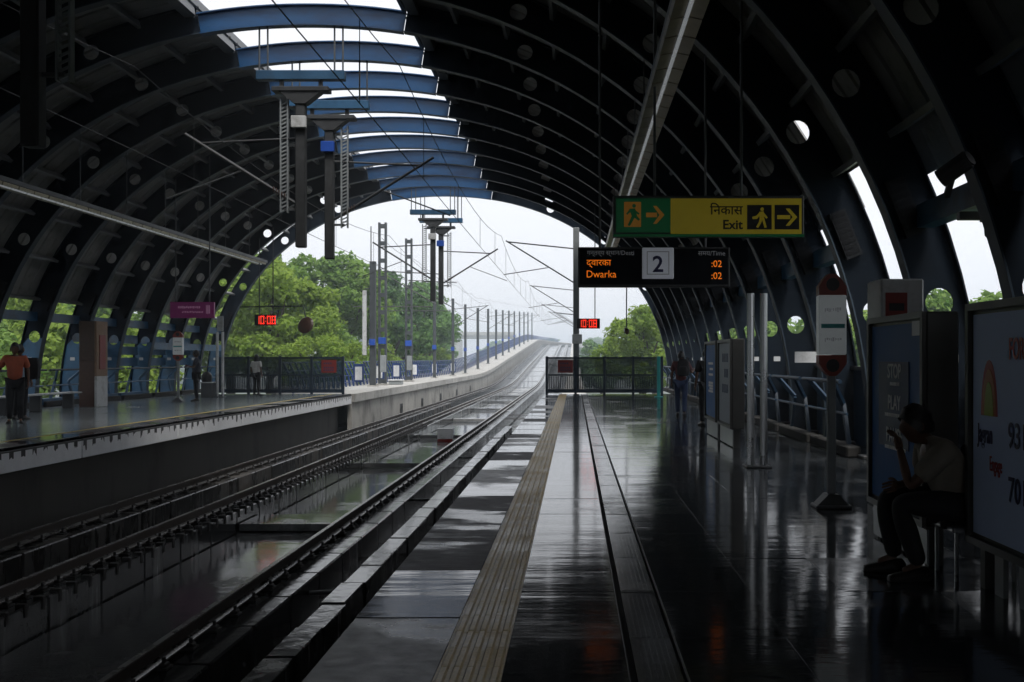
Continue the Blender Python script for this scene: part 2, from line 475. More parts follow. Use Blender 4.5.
# ------------------------------------------------------------------ line beyond the station
def smooth(a, b, t):
    t = max(0, min(1, (t - a) / (b - a))); return t * t * (3 - 2 * t)
_path = {}
def _mkpath():
    x, y, z, h, d = 0.0, -15.0, 0.0, 0.0, 1.0
    s_ = -15.0
    while s_ < 520:
        _path[round(s_)] = (x, y, z, h)
        g = 0.043 * smooth(84, 112, s_) - 0.048 * smooth(225, 275, s_)
        k = 0.0042 * smooth(228, 262, s_)
        for _ in range(4):
            h += k * d / 4
            x += math.sin(h) * d / 4; y += math.cos(h) * d / 4; z += g * d / 4
        s_ += 1
_mkpath()
def P_at(s_):
    a = math.floor(s_); f = s_ - a
    A, B = _path[a], _path[min(a + 1, 519)]
    x, y, z, h = [A[i] + f * (B[i] - A[i]) for i in range(4)]
    def P(a_, zz): return (x + a_ * math.cos(h), y - a_ * math.sin(h), z + zz)
    return P
def line_pts(a, b, step):
    n = max(1, int(round((b - a) / step)))
    return [P_at(a + (b - a) * i / n) for i in range(n + 1)]

RT = -1.08
R1, R2, R3, R4 = -7.92, -6.24, -3.65, -1.975

# ================================================================== SETTING
# ground far below the viaduct
M['ground'] = pm('park ground', (0.06, 0.085, 0.035), rough=.9, var=.4, scale=.05, dirt=(0.10, 0.09, 0.06), dscale=.03)
g = MB(); n = 24
gv, gf = [], []
for j in range(n + 1):
    for i in range(n + 1):
        u, w = (i / n * 2 - 1), (j / n * 2 - 1)
        x, y = math.copysign(abs(u) ** 2 * 2500, u), math.copysign(abs(w) ** 2 * 2500, w)
        gv.append((x, y, -9.0 + .25 * math.sin(x * .05) * math.cos(y * .04)))
for j in range(n):
    for i in range(n): a = j * (n + 1) + i; gf.append((a, a + 1, a + n + 2, a + n + 1))
g.add(gv, gf).build('ground', M['ground'], kind='structure', label='open parkland ground below the viaduct')

# viaduct deck under the tracks
m = MB()
m.sweep([(-12.6, -1.9), (0.9, -1.9), (0.9, -2.5), (-2, -3.4), (-9, -3.4), (-12.6, -2.5)], line_pts(-15, 500, 5))
m.box(-16, 5, -43, -15.2, -2.4, -1.9)
m.build('viaduct_deck', M['deck'], kind='structure', label='concrete viaduct deck carrying both tracks')

# tracks
RAILPROF = [(-.075, -.165), (.075, -.165), (.075, -.145), (.012, -.12), (.012, -.045), (.036, -.035), (.036, -.006), (.028, 0), (-.028, 0), (-.036, -.006), (-.036, -.035), (-.012, -.045), (-.012, -.12), (-.075, -.145)]
def block_mesh(w, h, l, z0, name, mat):
    return MB().bbox(-w / 2, w / 2, 0, l, z0, z0 + h, .018).mesh(name, mat)
PB = 1.25
plinth_me = block_mesh(.62, .58, PB - .025, -.58, 'plinth_block', M['plinth'])
clip_m = MB()
clip_m.box(-.15, .15, -.07, .07, 0, .02)
for sx in (-1, 1):
    clip_m.bbox(sx * .10 - .035, sx * .10 + .035, -.05, .05, .02, .055, .01)
    clip_m.tube([(sx * .10, 0, .03), (sx * .10, 0, .10)], .018, 6)
clip_me = clip_m.mesh('rail_clip', M['clip'])
plinth3_me = MB().bbox(-.26, .44, 0, PB - .02, -.58, 0, .018).mesh('plinth_block', M['plinthwet'])
plinth2_me = MB().bbox(-.36, .30, 0, PB - .02, -.58, 0, .018).mesh('plinth_block', M['plinthwet'])
clip_m.bbox(.2, .312, -.035, .035, -.12, .03, .008)
clip2_me = clip_m.mesh('rail_clip', M['clip'])
def track(name, label, rails, pitch):
    t = thing(name, label, None, ((rails[0] + rails[1]) / 2, 10, -1.9), kind='structure')
    for r in rails:
        mm = MB()
        for (a, b, st) in ((-12, 80, 4), (80, 300, 3)):
            mm.sweep([(r + x, RT + z) for x, z in RAILPROF], line_pts(a, b, st))
        ra = mm.build('rail', [M['rail'], M['railtop']], t)
        me = ra.data
        for p in me.polygons:
            c = p.center
            if p.normal.z > .8 and p.area > .01: p.material_index = 1
        y = -10.0
        for i in range(57):
            inst('plinth_block', {R3: plinth3_me, R2: plinth2_me}.get(r, plinth_me), t, (r, y, RT - .2), (0, 0, random.uniform(-.002, .002)))
            y += PB
        far = MB()
        wl_, wr_ = {R3: (.26, .44), R2: (.36, .30)}.get(r, (.31, .31))
        far.sweep([(r - wl_, RT - .78), (r + wr_, RT - .78), (r + wr_, RT - .2), (r - wl_, RT - .2)], line_pts(y, 300, 3))
        far.build('plinth', M['plinthwet'], t, kind='stuff')
        yy = 5.0
        pt = pitch[r]
        while yy < 40:
            inst('rail_clip', clip2_me if r == R2 else clip_me, t, (r, yy, RT - .195))
            yy += pt
    return t
track('railway_track', 'left railway track beside the far platform', (R1, R2), {R1: .6, R2: .36})
track('railway_track', 'right railway track beside the near platform', (R3, R4), {R3: .6, R4: 1.2})

# slabs between the tracks, with open joints
t = thing('centre_walkway', 'wet concrete walkway slabs between the two tracks', None, (-4.95, 12, -1.9), kind='structure')
s0 = -11.0
while s0 < 280:
    L_ = 9.6
    mm = MB().sweep([(-5.9, -1.95), (-4.0, -1.95), (-4.0, -1.66), (-5.9, -1.66)], line_pts(s0, s0 + L_, 3.2))
    mm.build('slab', M['slab'], t)
    if s0 < 80:
        mm = MB().sweep([(-5.9, -1.62), (-4.0, -1.62), (-4.0, -1.5), (-5.9, -1.5)], line_pts(s0 + 8.1, s0 + 9.2, 1.1))
        mm.build('drain_cover', M['slab'], t)
    s0 += 10.2
tr_me = MB().bbox(-.14, .14, 0, .975, 0, .6, .012).mesh('trough_cover', M['plinthwet'])
# cross pipes and a cable beside the near track
t = thing('trackside_pipes', 'thin pipes and cable low beside the near platform', 'pipes', (-2.8, 10, -1.9))
for y in (12.0, 19.9, 28.5):
    MB().tube([(-3.2, y, -1.42), (-2.5, y + .05, -1.4)], .03, 8).build('pipe', M['steel'], t)
MB().tube([(-2.82, y, -1.5 + .03 * math.sin(y * 1.3)) for y in np.arange(5, 39, 1.0)], .025, 6).build('cable', M['steel'], t)
t = thing('cable_trough', 'row of wet concrete covers beside the near platform edge', 'cable trough', (-2.4, 12, -1.9))
for i in range(36):
    inst('trough_cover', tr_me, t, (-2.66 + random.uniform(-.015, .015), 4 + i, -1.895 + random.uniform(-.01, .01)), (0, random.uniform(-.012, .012), random.uniform(-.012, .012)))

# --- right platform
plat = thing('platform', 'near platform paved in wet dark stone', None, (1.5, 12, 0), kind='structure')
m = MB()
m.box(-.95, 5.2, -42, YG + 1.2, -1.9, -.035)
m.build('platform_body', M['bed'], plat)
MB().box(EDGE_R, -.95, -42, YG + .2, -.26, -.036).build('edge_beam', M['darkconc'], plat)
tl = 1.2
edge_me = MB().bbox(EDGE_R - .02, -.624, 0, tl - .004, -.033, 0, .003).mesh('edge_slab', M['edge'])
edge_dry = edge_me.copy(); edge_dry.materials[0] = M['edgedry']
for i in range(31):
    inst('edge_slab', edge_dry if i in (3, 4, 5, 9, 12, 16) else edge_me, plat, (0, 3.0 + i * tl, random.uniform(-.0015, .001)), (R(random.uniform(-.1, .1)), R(random.uniform(-.12, .12)), 0))
# tactile strip: ribbed tiles
tm = MB().box(-.149, .149, 0, .2992, -.033, 0.0)
for k in range(5):
    xx = -.118 + k * .059
    tm.add([(xx - .02, .001, 0), (xx + .02, .001, 0), (xx + .012, .003, .011), (xx - .012, .003, .011), (xx - .02, .2985, 0), (xx + .02, .2985, 0), (xx + .012, .297, .011), (xx - .012, .297, .011)],
           [(0, 1, 2, 3), (4, 7, 6, 5), (0, 3, 7, 4), (3, 2, 6, 7), (2, 1, 5, 6)])
tac_me = tm.mesh('tactile_tile', M['tactile'])
for i in range(122):
    inst('tactile_tile', tac_me, plat, (-.472, 3.0 + i * .3, random.uniform(-.0006, .0006)), (R(random.uniform(-.08, .08)), R(random.uniform(-.1, .1)), 0))
# floor tiles
TW, TL = .56, 1.0
tile_me = MB().bbox(-TW / 2 + .0004, TW / 2 - .0004, 0, TL - .0015, -.033, 0, .0003).mesh('floor_tile', M['tile'])
cols = [-.322 + TW / 2] + [.502 + TW / 2 + TW * k for k in range(7)]
for i in range(37):
    for cx in cols:
        inst('floor_tile', tile_me, plat, (cx, 3.0 + i * TL, random.uniform(-.001, .001)), (R(random.uniform(-.09, .09)), R(random.uniform(-.09, .09)), 0))
MB().box(-1.1, 5.1, -42, 2.99, -.034, 0).build('floor_behind', M['tile'], plat, kind='stuff')
MB().box(4.425, 5.1, 3, YG, -.034, -.002).build('wall_margin', M['tile'], plat)
# drain grating
M['cover'] = wet('wet drain cover', (0.11, 0.115, 0.12), (0.07, 0.073, 0.078), lo=.4, hi=.6, r_dry=.34, r_wet=.16, scale=1.2, wave=.06, wscale=(3, 6, 1), fine=.1)
gm = MB()
gm.box(.275, .475, 0, .992, -.033, -.002)
for k in range(7):
    xx = .285 + k * .0265
    gm.box(xx, xx + .019, .03, .965, -.0021, .0)
gr_me = gm.mesh('drain_grating', M['cover'])
flat_me = MB().box(.275, .475, 0, .992, -.033, -.0).mesh('drain_grating', M['cover'])
for x in (.238, .497):
    MB().box(x - .006, x + .006, 3, YG, -.034, -.003).build('drain_rim', M['grate'], plat)
for i in range(37):
    inst('drain_grating', gr_me if i % 3 or i < 6 else flat_me, plat, (0, 3.0 + i, random.uniform(-.001, .002)), (0, R(random.uniform(-.3, .3)), 0))

# --- left platform
platl = thing('platform', 'far platform with white stained edge and yellow line', None, (-12, 20, 0), kind='structure')
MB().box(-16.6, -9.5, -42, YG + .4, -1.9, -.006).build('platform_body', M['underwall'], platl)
MB().box(-16.6, -9.72, -42, YG + .4, -.006, 0).build('floor_paving', M['leftfloor'], platl)
MB().box(-9.62, EDGE_L - .03, -42, YG + .4, -.05, 0).build('edge_paving', M['edge'], platl)
MB().box(-9.72, -9.62, -42, YG + .4, -.006, .001).build('yellow_line', M['yellowline'], platl)
fa_me = MB().bbox(-9.35, EDGE_L, 0, 4.33, -.40, -.05, .012).mesh('fascia_panel', M['fascia'])
for i in range(9):
    inst('fascia_panel', fa_me, platl, (0, YG + .4 - 4.36 * (i + 1), 0))
MB().box(-9.3, -8.98, -42, YG + .4, -.05, -.012).build('coping', M['darkconc'], platl)

# --- walkway on the left of the line beyond the station, with parapet wall
wk = thing('viaduct_walkway', 'pale concrete walkway and parapet wall left of the tracks', None, (-10, 60, 0), kind='structure')
a = YG + .5
for i in range(16):
    MB().sweep([(-9.15, -1.9), (-8.97, -1.9), (-8.97, -.34), (-9.15, -.34)], line_pts(a + i * 3, a + i * 3 + 2.96, 3)).build('wall_panel', M['conc'], wk)
MB().sweep([(-9.15, -1.9), (-8.97, -1.9), (-8.97, -.34), (-9.15, -.34)], line_pts(a + 48, 330, 4)).build('parapet_wall', M['conc'], wk)
for i in range(12):
    MB().sweep([(-12.0, -.3), (-8.86, -.335), (-8.86, .0), (-12.0, .0)], line_pts(a + i * 4, a + i * 4 + 3.97, 4)).build('walkway_slab', M['conctop'], wk)
MB().sweep([(-12.0, -.3), (-8.86, -.335), (-8.86, .0), (-12.0, .0)], line_pts(a + 48, 330, 4)).build('walkway', M['conctop'], wk)
MB().sweep([(-12.2, -2.4), (-12.0, -2.4), (-12.0, .25), (-12.2, .25)], line_pts(a, 330, 4)).build('outer_wall', M['conc'], wk)
for y in (51, 58, 66, 75, 85):
    MB().box(-8.965, -8.955, y, y + .8, -1.88, -.9).build('drain_opening', M['black'], wk)
# right hand parapet beyond the near platform
pr = thing('viaduct_parapet', 'low pale parapet right of the tracks beyond the near platform gate', None, (0, 60, -1.9), kind='structure')
MB().sweep([(-.75, -1.9), (.6, -1.9), (.6, -.55), (-.75, -.6)], line_pts(YG + 1.5, 330, 4)).build('parapet_wall', M['conctop'], pr)

# ================================================================== CANOPY
can = thing('station_canopy', 'dark barrel vaulted station canopy on curved blue ribs with an open crown', 'canopy', (CX, 20, 0))

def rib_mesh(left):
    m = MB()
    ns = 22
    L_ = ALEN / ns
    T = .012
    def W(u, d, y):
        p, nrm, t_ = arc(u)
        q = p + nrm * d
        return (q.x, y, q.y)
    holes = {1, 3, 5, 7, 14, 16, 18, 20}
    for k in range(ns):
        if (k >= ns / 2) != left: continue
        u0, u1 = k * L_, (k + 1) * L_
        if u0 > SLOT_R - .1 and u1 < SLOT_L + .1: continue
        if u0 < SLOT_R < u1: u1 = SLOT_R
        if u0 < SLOT_L < u1: u0 = SLOT_L
        if k in holes:
            hr = .165
            um, dm = (u0 + u1) / 2, DEP / 2
            K = 16
            hole = [(um + hr * math.cos(2 * math.pi * i / K), dm + hr * math.sin(2 * math.pi * i / K)) for i in range(K)]
            hu, hd = (u1 - u0) / 2, DEP / 2
            rim = []
            for i in range(K):
                c, s_ = math.cos(2 * math.pi * i / K), math.sin(2 * math.pi * i / K)
                sc_ = 1 / max(abs(c), abs(s_))
                rim.append((um + c * sc_ * hu, dm + s_ * sc_ * hd))
            for y in (-T, T):
                vs = [W(u, d, y) for u, d in hole] + [W(u, d, y) for u, d in rim]
                m.add(vs, [(i, (i + 1) % K, K + (i + 1) % K, K + i) for i in range(K)])
            vs = [W(u, d, -T) for u, d in hole] + [W(u, d, T) for u, d in hole]
            m.add(vs, [(i, (i + 1) % K, K + (i + 1) % K, K + i) for i in range(K)])
        else:
            for y in (-T, T):
                for h in range(2):
                    a, b = u0 + (u1 - u0) * h / 2, u0 + (u1 - u0) * (h + 1) / 2
                    m.add([W(a, 0, y), W(b, 0, y), W(b, DEP, y), W(a, DEP, y)], [(0, 1, 2, 3)])
    return m, W
arm_me = {}
for left in (False, True):
    rm, W = rib_mesh(left)
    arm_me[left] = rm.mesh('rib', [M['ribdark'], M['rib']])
    for p in arm_me[left].polygons:                       # lower lengths on the far side take the bluer colour
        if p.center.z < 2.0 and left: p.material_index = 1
def crown_beam():
    m = MB(); n = 14; vs, fs = [], []
    for i in range(n + 1):
        u = SLOT_R + .02 + (SLOT_L - SLOT_R - .04) * i / n
        for (d, y) in ((-.03, -.11), (-.03, .11), (.0, .11), (.0, .02), (.40, .02), (.40, .11), (.425, .11), (.425, -.11), (.40, -.11), (.40, -.02), (0, -.02), (0, -.11)):
            vs.append(W(u, d, y))
    for i in range(n):
        for j in range(12): fs.append((i * 12 + j, i * 12 + (j + 1) % 12, (i + 1) * 12 + (j + 1) % 12, (i + 1) * 12 + j))
    fs += [tuple(range(12)), tuple(n * 12 + j for j in range(12))]
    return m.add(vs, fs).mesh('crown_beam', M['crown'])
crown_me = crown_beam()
def flange(d0, d1, hw, left):
    m = MB(); n = 28
    ua, ub = (SLOT_L, ALEN) if left else (0, SLOT_R)
    vs, fs = [], []
    for i in range(n + 1):
        u = ua + (ub - ua) * i / n
        for (d, y) in ((d0, -hw), (d0, hw), (d1, hw), (d1, -hw)): vs.append(W(u, d, y))
    for i in range(n):
        for j in range(4):
            fs.append((i * 4 + j, i * 4 + (j + 1) % 4, (i + 1) * 4 + (j + 1) % 4, (i + 1) * 4 + j))
    return m.add(vs, fs)
fin_me = {l: flange(-.022, -.001, .10, l).mesh('inner_flange', M['flange']) for l in (False, True)}
fout_me = {l: flange(DEP + .001, DEP + .022, .10, l).mesh('outer_flange', M['ribdark']) for l in (False, True)}
def spk(left):
    """louvred column speaker fixed flat on the rib web"""
    u = u_at(z=3.05, left=left)
    p, nrm, t_ = arc(u)
    m = MB()
    c = p + nrm * .2
    hw, hl = .115, .34
    def Q(a, b, y): q = c + nrm * a + t_ * b; return (q.x, y, q.y)
    def bx(a0, a1, b0, b1, y0, y1):
        vs = [Q(a_, b_, y_) for y_ in (y0, y1) for b_ in (b0, b1) for a_ in (a0, a1)]
        m.add(vs, [(0, 2, 3, 1), (4, 5, 7, 6), (0, 1, 5, 4), (2, 6, 7, 3), (0, 4, 6, 2), (1, 3, 7, 5)])
    bx(-hw, hw, -hl, hl, -.11, -.013)
    m.mi = 1
    for i in range(8):
        b = -hl + .05 + i * .078
        bx(-hw + .02, hw - .02, b, b + .05, -.117, -.1105)
    return m.mesh('speaker_box', [M['grille'], M['grille2']])
spk_me = {False: spk(False), True: spk(True)}
def plate(left):
    u = u_at(z=1.35, left=left); p, nrm, t_ = arc(u); c = p + nrm * .3
    return MB().box(c.x - .07, c.x + .07, -.022, -.0125, c.y - .05, c.y + .05).mesh('number_plate', M['offwhite'])
plate_me = {False: plate(False), True: plate(True)}
foot_me = MB().bbox(-.45, .45, -.16, .16, 0, .05, .01).mesh('base_plate', M['darksteel'])
for k, y in enumerate(RIBY):
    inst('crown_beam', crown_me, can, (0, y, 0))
    for left in (False, True):
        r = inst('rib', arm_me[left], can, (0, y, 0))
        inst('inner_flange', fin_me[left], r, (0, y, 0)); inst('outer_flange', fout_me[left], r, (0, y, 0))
        inst('speaker_box', spk_me[left], r, (0, y, 0))
        inst('number_plate', plate_me[left], r, (0, y, 0))
        q = CX + (-1 if left else 1) * (AA + .3)
        inst('base_plate', foot_me, r, (q, y, 0))

# roof sheets (one bay long each) and purlins
uR1 = u_at(z=3.3)
uR0, uL0 = u_at(z=3.75), u_at(z=3.0, left=True)
def sheet_strip(u0, u1, name, off=0.0, ys0=0.0):
    """one folded roof sheet, standing seams running across the bay"""
    m = MB()
    nf = 5
    vs, fs = [], []
    ys = []
    for i in range(nf):
        y = ys0 + (PITCH - ys0) * i / nf
        ys += [(y, 0.0), (y + .03, .035), (y + .07, .035), (y + .10, 0.0)]
    ys.append((PITCH + .02, 0.0))
    ns = 2
    for (y, h) in ys:
        for j in range(ns + 1):
            u = u0 - .04 + (u1 - u0 + .08) * j / ns
            vs.append(W(u, DEP + .03 + off + h, y))
    w = ns + 1
    for i in range(len(ys) - 1):
        for j in range(ns):
            a = i * w + j; fs.append((a, a + 1, a + w + 1, a + w))
    m.add(vs, fs)
    return m.mesh(name, M['sheet'])
def splits(a, b, n): return [(a + (b - a) * i / n, a + (b - a) * (i + 1) / n) for i in range(n)]
SR, SC, SL = splits(uR0, SLOT_R, 8), splits(SLOT_R, SLOT_L, 3), splits(SLOT_L, uL0, 8)
sheet_me = {}
for grp in (SR, SC, SL):
    for i, (a, b) in enumerate(grp): sheet_me[(a, b)] = sheet_strip(a, b, 'roof_sheet', .012 * (i % 2))
low_me = sheet_strip(uR1, uR0, 'roof_sheet', .012)
GAP_U = 3.5 * ALEN / 22
short_me = [sheet_strip(a, b, 'roof_sheet', 0, .85) for a, b in SR if a <= GAP_U < b][0]
def purlin(u):
    m = MB(); p, nrm, t_ = arc(u)
    def Q(a, b, y): q = p + nrm * a + t_ * b; return (q.x, y, q.y)
    for (a0, a1, b0, b1) in ((DEP - .2, DEP - .02, -.006, .006), (DEP - .2, DEP - .188, .006, .07), (DEP - .032, DEP - .02, .006, .07)):
        vs = [Q(a_, b_, y_) for y_ in (.115, PITCH - .115) for b_ in (b0, b1) for a_ in (a0, a1)]
        m.add(vs, [(0, 2, 3, 1), (4, 5, 7, 6), (0, 1, 5, 4), (2, 6, 7, 3), (0, 4, 6, 2), (1, 3, 7, 5)])
    return m.mesh('purlin', M['purlin'])
pur_us = sorted({round(a, 4) for a, b in SR + SL} | {round(SR[-1][1], 4), round(SL[-1][1], 4)})
pur_me = {u: purlin(u) for u in pur_us}
for k, y in enumerate(RIBY[:-1]):
    last = k == len(RIBY) - 2
    if k != 3 and not last: inst('roof_sheet', low_me, can, (0, y, 0))
    if k < 2: MB().box(CX + AA + .6, CX + AA + .66, y + .02, y + PITCH - .02, 1.285, 4.1).build('blank_panel', M['ribdark'], can)
    for grp in (SR, SC, SL):
        if grp is SC and y >= SLOT_Y - .1: continue
        for i, ab in enumerate(grp):
            if last: continue
            short = k == 4 and grp is SR and ab[0] <= GAP_U < ab[1]   # one sheet has slipped and lets a spot of sky in
            inst('roof_sheet', short_me if short else sheet_me[ab], can, (0, y, 0))
    for u in pur_us: inst('purlin', pur_me[u], can, (0, y, 0))
# roof behind the viewpoint
m = MB(); vs, fs = [], []
n = 28
for y in (-42, RIBY[0]):
    for i in range(n + 1): vs.append(W(uR0 + (uL0 - uR0) * i / n, DEP + .05, y))
m.add(vs, [(i, i + 1, n + 2 + i, n + 1 + i) for i in range(n)])
m.build('roof_behind', M['sheet'], can, kind='stuff')
for x in (CX - AA - .5, CX + AA + .45):
    MB().box(x - .1, x + .1, -42, (RIBY[2] if x < 0 else RIBY[0]) - .1, -1.9, 3.6).build('shading_wall', M['ribdark'], can)  # unseen solid walls added to keep side light out
# gutters along the slot and the canopy edge trims
for u in (SLOT_R, SLOT_L):
    p, nrm, t_ = arc(u)
    sgn = 1 if u == SLOT_R else -1
    m = MB()
    q = p + nrm * (DEP + .1)
    x0 = q.x
    for (a, b, c, d) in ((0, .02 * sgn, -.28, .16), (0, .22 * sgn, -.30, -.28), (.2 * sgn, .22 * sgn, -.28, -.05)):
        m.box(min(x0 + a, x0 + b), max(x0 + a, x0 + b), SLOT_Y + .05, YEND + .25, q.y + c, q.y + d)
    m.build('gutter', M['purlin'], can)
# side beams: left both continuous, right with one bay left open
lb_me = MB().box(-.1, .1, .11, PITCH - .11, 0, .26).mesh('side_beam', M['rib'])
for k, y in enumerate(RIBY[:-1]):
    for left, z in ((True, 2.5), (False, 2.9)):
        if not left and k in (3,): continue
        u = u_at(z=z, left=left); p, nrm, t_ = arc(u); q = p + nrm * .38
        inst('side_beam', lb_me, can, (q.x, y, z))
        if left: inst('side_beam', lb_me, can, (q.x + .05, y, z - .75 if k > 12 else -.02 + .0))
# right low wall of blue panels
M['panelblue'] = pm('dark blue wall panel', (0.010, 0.035, 0.07), rough=.5, var=.3)
wp_me = MB().bbox(0, .05, .02, PITCH - .02, 0, 1.22, .01).mesh('wall_panel', M['panelblue'])
cap_me = MB().box(-.05, .1, .02, PITCH - .02, 1.222, 1.28).mesh('wall_cap', M['darksteel'])
for k, y in enumerate(RIBY[:-1]):
    inst('wall_panel', wp_me, can, (CX + AA + .45, y, 0)); inst('wall_cap', cap_me, can, (CX + AA + .45, y, 0))
for k in (11, 12, 13, 14):
    y = RIBY[k]
    for z in (1.15, 1.55, 1.95):
        MB().box(-15.98, -15.94, y + .1, y + PITCH - .1, z, z + .3).build('louvre', M['rib'], can)

# handrails between the ribs
def railing(left):
    X = -15.3 if left else 3.75
    o = thing('platform_railing', 'blue handrail with slanted braces along the %s side wall' % ('far platform' if left else 'near platform'), 'railing', (X, 20, 0))
    sx = -1 if left else 1
    hm = MB()
    hm.tube([(0, .1, 1.08), (0, PITCH - .1, 1.08)], .03, 8); bluem = M['rib'] if left else M['panelblue']; hr = hm.mesh('handrail', M['flange'] if left else M['panelblue'])
    h2 = MB().tube([(sx * .1, .1, .62), (sx * .1, PITCH - .1, .62)], .022, 8).mesh('mid_rail', bluem)
    br = [MB().bar((sx * .25, y0, .05), (sx * .25, y1, .72), .05, .09).bar((sx * .25, y1, .72), (0, y0, 1.08), .05, .07).mesh('brace', bluem) for y0, y1 in ((.5, .85), (PITCH - .5, PITCH - .85))]
    kb = MB().bbox(-.1, .1, .12, PITCH - .12, 0, .16, .02).mesh('kerb', M['darkconc'])
    for k, y in enumerate(RIBY[:-1]):
        if not left and k < 4: continue
        inst('handrail', hr, o, (X, y, 0)); inst('mid_rail', h2, o, (X, y, 0)); [inst('brace', b_, o, (X, y, 0)) for b_ in br]
        inst('kerb', kb, o, (X + sx * .2, y, 0))
railing(True); railing(False)

# ================================================================== LIGHT TRUNKS
M['louvre'] = pm('grey beige reflector panel', (0.34, 0.30, 0.22), rough=.45, var=.3, scale=6, metal=.4)
M['tubeglow'] = pm('tube with added glow', (0.62, 0.64, 0.66), rough=.25, var=.08, emit=(.8, .85, .9), estr=.12)  # faint emission stands in for sheen on the unlit tubes
def trunk(X, z, y0, y1, label, hang):
    o = thing('light_trunking', label, 'light fixture', (X, (y0 + y1) / 2, z), group='long light trunkings over the platforms')
    MB().box(X - .17, X + .17, y0, y1, z + .06, z + .16).build('housing', M['steel'], o)
    pn = MB().box(-.07, .07, .02, .58, -.008, .059).mesh('louvre_panel', M['louvre'])
    tb = MB().tube([(0, .04, 0), (0, .56, 0)], .024, 8).mesh('tube', M['tubeglow'])
    n = int((y1 - y0) / .6)
    for i in range(n):
        for sx in (-1, 1):
            q = inst('louvre_panel', pn, o, (X + sx * .10, y0 + i * .6, z), (0, R(sx * 12), 0))
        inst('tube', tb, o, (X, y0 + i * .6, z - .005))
    for y in hang:
        MB().tube([(X, y, z + .16), (X, y, zin(X) + .03)], .012, 6).build('hanger_rod', M['steel'], o)
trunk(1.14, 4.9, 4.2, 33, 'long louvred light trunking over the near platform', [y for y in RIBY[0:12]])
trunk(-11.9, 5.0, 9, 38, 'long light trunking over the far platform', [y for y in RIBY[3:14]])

# ================================================================== SIGNS
def text(body, size, loc, rot, mat, parent, align='LEFT', sx=1.0, bold=0.0, name='lettering'):
    c = bpy.data.curves.new(name, 'FONT')
    c.body = body; c.size = size; c.align_x = align; c.extrude = .0015; c.offset = bold; c.resolution_u = 3
    me = to_mesh(bpy.data.objects.new(name, c))
    me.materials.clear(); me.materials.append(mat)
    return inst(name, me, parent, loc, rot, (sx, 1, 1))
FR = (R(90), 0, 0)            # lettering that faces down the platform, towards the viewer
SD = (R(90), 0, R(-90))       # lettering that faces the tracks

M['exityellow'] = pm('yellow sign face', (0.42, 0.33, 0.02), rough=.4, var=.08, emit=(0.42, 0.33, 0.02), estr=.07)
M['exitgreen'] = pm('green sign face', (0.0, 0.10, 0.03), rough=.4, var=.08, emit=(0.0, 0.12, 0.035), estr=.07)
M['signamber'] = pm('amber sign print', (0.5, 0.22, 0.02), rough=.4, var=.05, emit=(0.5, 0.2, 0.02), estr=.07)
M['signblack'] = pm('black sign print', (0.006, 0.006, 0.008), rough=.4, var=.1)
M['ledface'] = pm('led board glass', (0.004, 0.005, 0.008), rough=.5, var=.2, spec=.1)
M['amberled'] = emitmat('amber led', (1.0, 0.22, 0.01), .38)
M['redled'] = emitmat('red led', (1.0, 0.06, 0.03), .62)
M['plate2'] = pm('platform number plate', (0.6, 0.63, 0.7), rough=.4, var=.05, emit=(.6, .63, .72), estr=.07)
M['navyprint'] = pm('navy print', (0.01, 0.012, 0.09), rough=.4, var=.05)
M['greyprint'] = pm('grey print', (0.25, 0.26, 0.28), rough=.5, var=.05, emit=(.25, .26, .28), estr=.1)

# exit sign
Y = 12.7; k = Y / 995.6
def px(x): return (x - 575) * k
def pz(y): return 1.4 + (359 - y) * k
ex = thing('exit_sign', 'green and yellow hanging exit sign with arrows and walking figure', 'sign', (px(708), Y, pz(237)))
MB().bbox(px(613), px(804), Y, Y + .12, pz(237), pz(195.5), .008).build('case', M['darksteel'], ex)
MB().box(px(616), px(670.5), Y - .006, Y - .001, pz(232.5), pz(198.5)).build('green_panel', M['exitgreen'], ex)
MB().box(px(670.6), px(801.5), Y - .006, Y - .001, pz(234), pz(198.5)).build('yellow_panel', M['exityellow'], ex)
MB().box(px(613.5), px(804), Y - .012, Y - .001, pz(236.8), pz(234.3)).build('lower_trim', M['exitgreen'], ex)
def flat(name, polys, mat, y0=Y - .011, y1=Y - .007, parent=ex):
    m = MB()
    for p in polys: m.prism([(px(a), pz(b)) for a, b in p], 'y', y0, y1)
    return m.build(name, mat, parent)
def disc(cx, cy, r, n=12): return [(cx + r * math.cos(2 * math.pi * i / n), cy + r * math.sin(2 * math.pi * i / n)) for i in range(n)]
flat('exit_pictogram_panel', [[(624, 202), (641, 202), (641, 227), (624, 227)]], M['signamber'])
flat('running_figure', [disc(634, 206, 1.9), [(629, 209), (635, 208.5), (637, 216), (632, 217)], [(632, 216), (636, 215), (640, 219.5), (638.5, 221)], [(632, 215.5), (635, 217), (630, 226), (627.5, 225.5)], [(629, 210), (626, 214), (627.2, 215), (630.5, 212)], [(635, 210), (639.5, 213.5), (638.7, 215), (634.5, 212.5)]], M['exitgreen'], Y - .016, Y - .0112)
flat('arrow', [[(646, 212.7), (657, 212.7), (657, 217.3), (646, 217.3)], [(653, 206), (656.5, 206), (664.5, 215), (656.5, 224), (653, 224), (659.5, 215)]], M['signamber'])
for (x0, x1) in ((747, 771.5), (774.5, 799)):
    flat('pictogram_panel', [[(x0, 205), (x1, 205), (x1, 229.5), (x0, 229.5)]], M['signblack'])
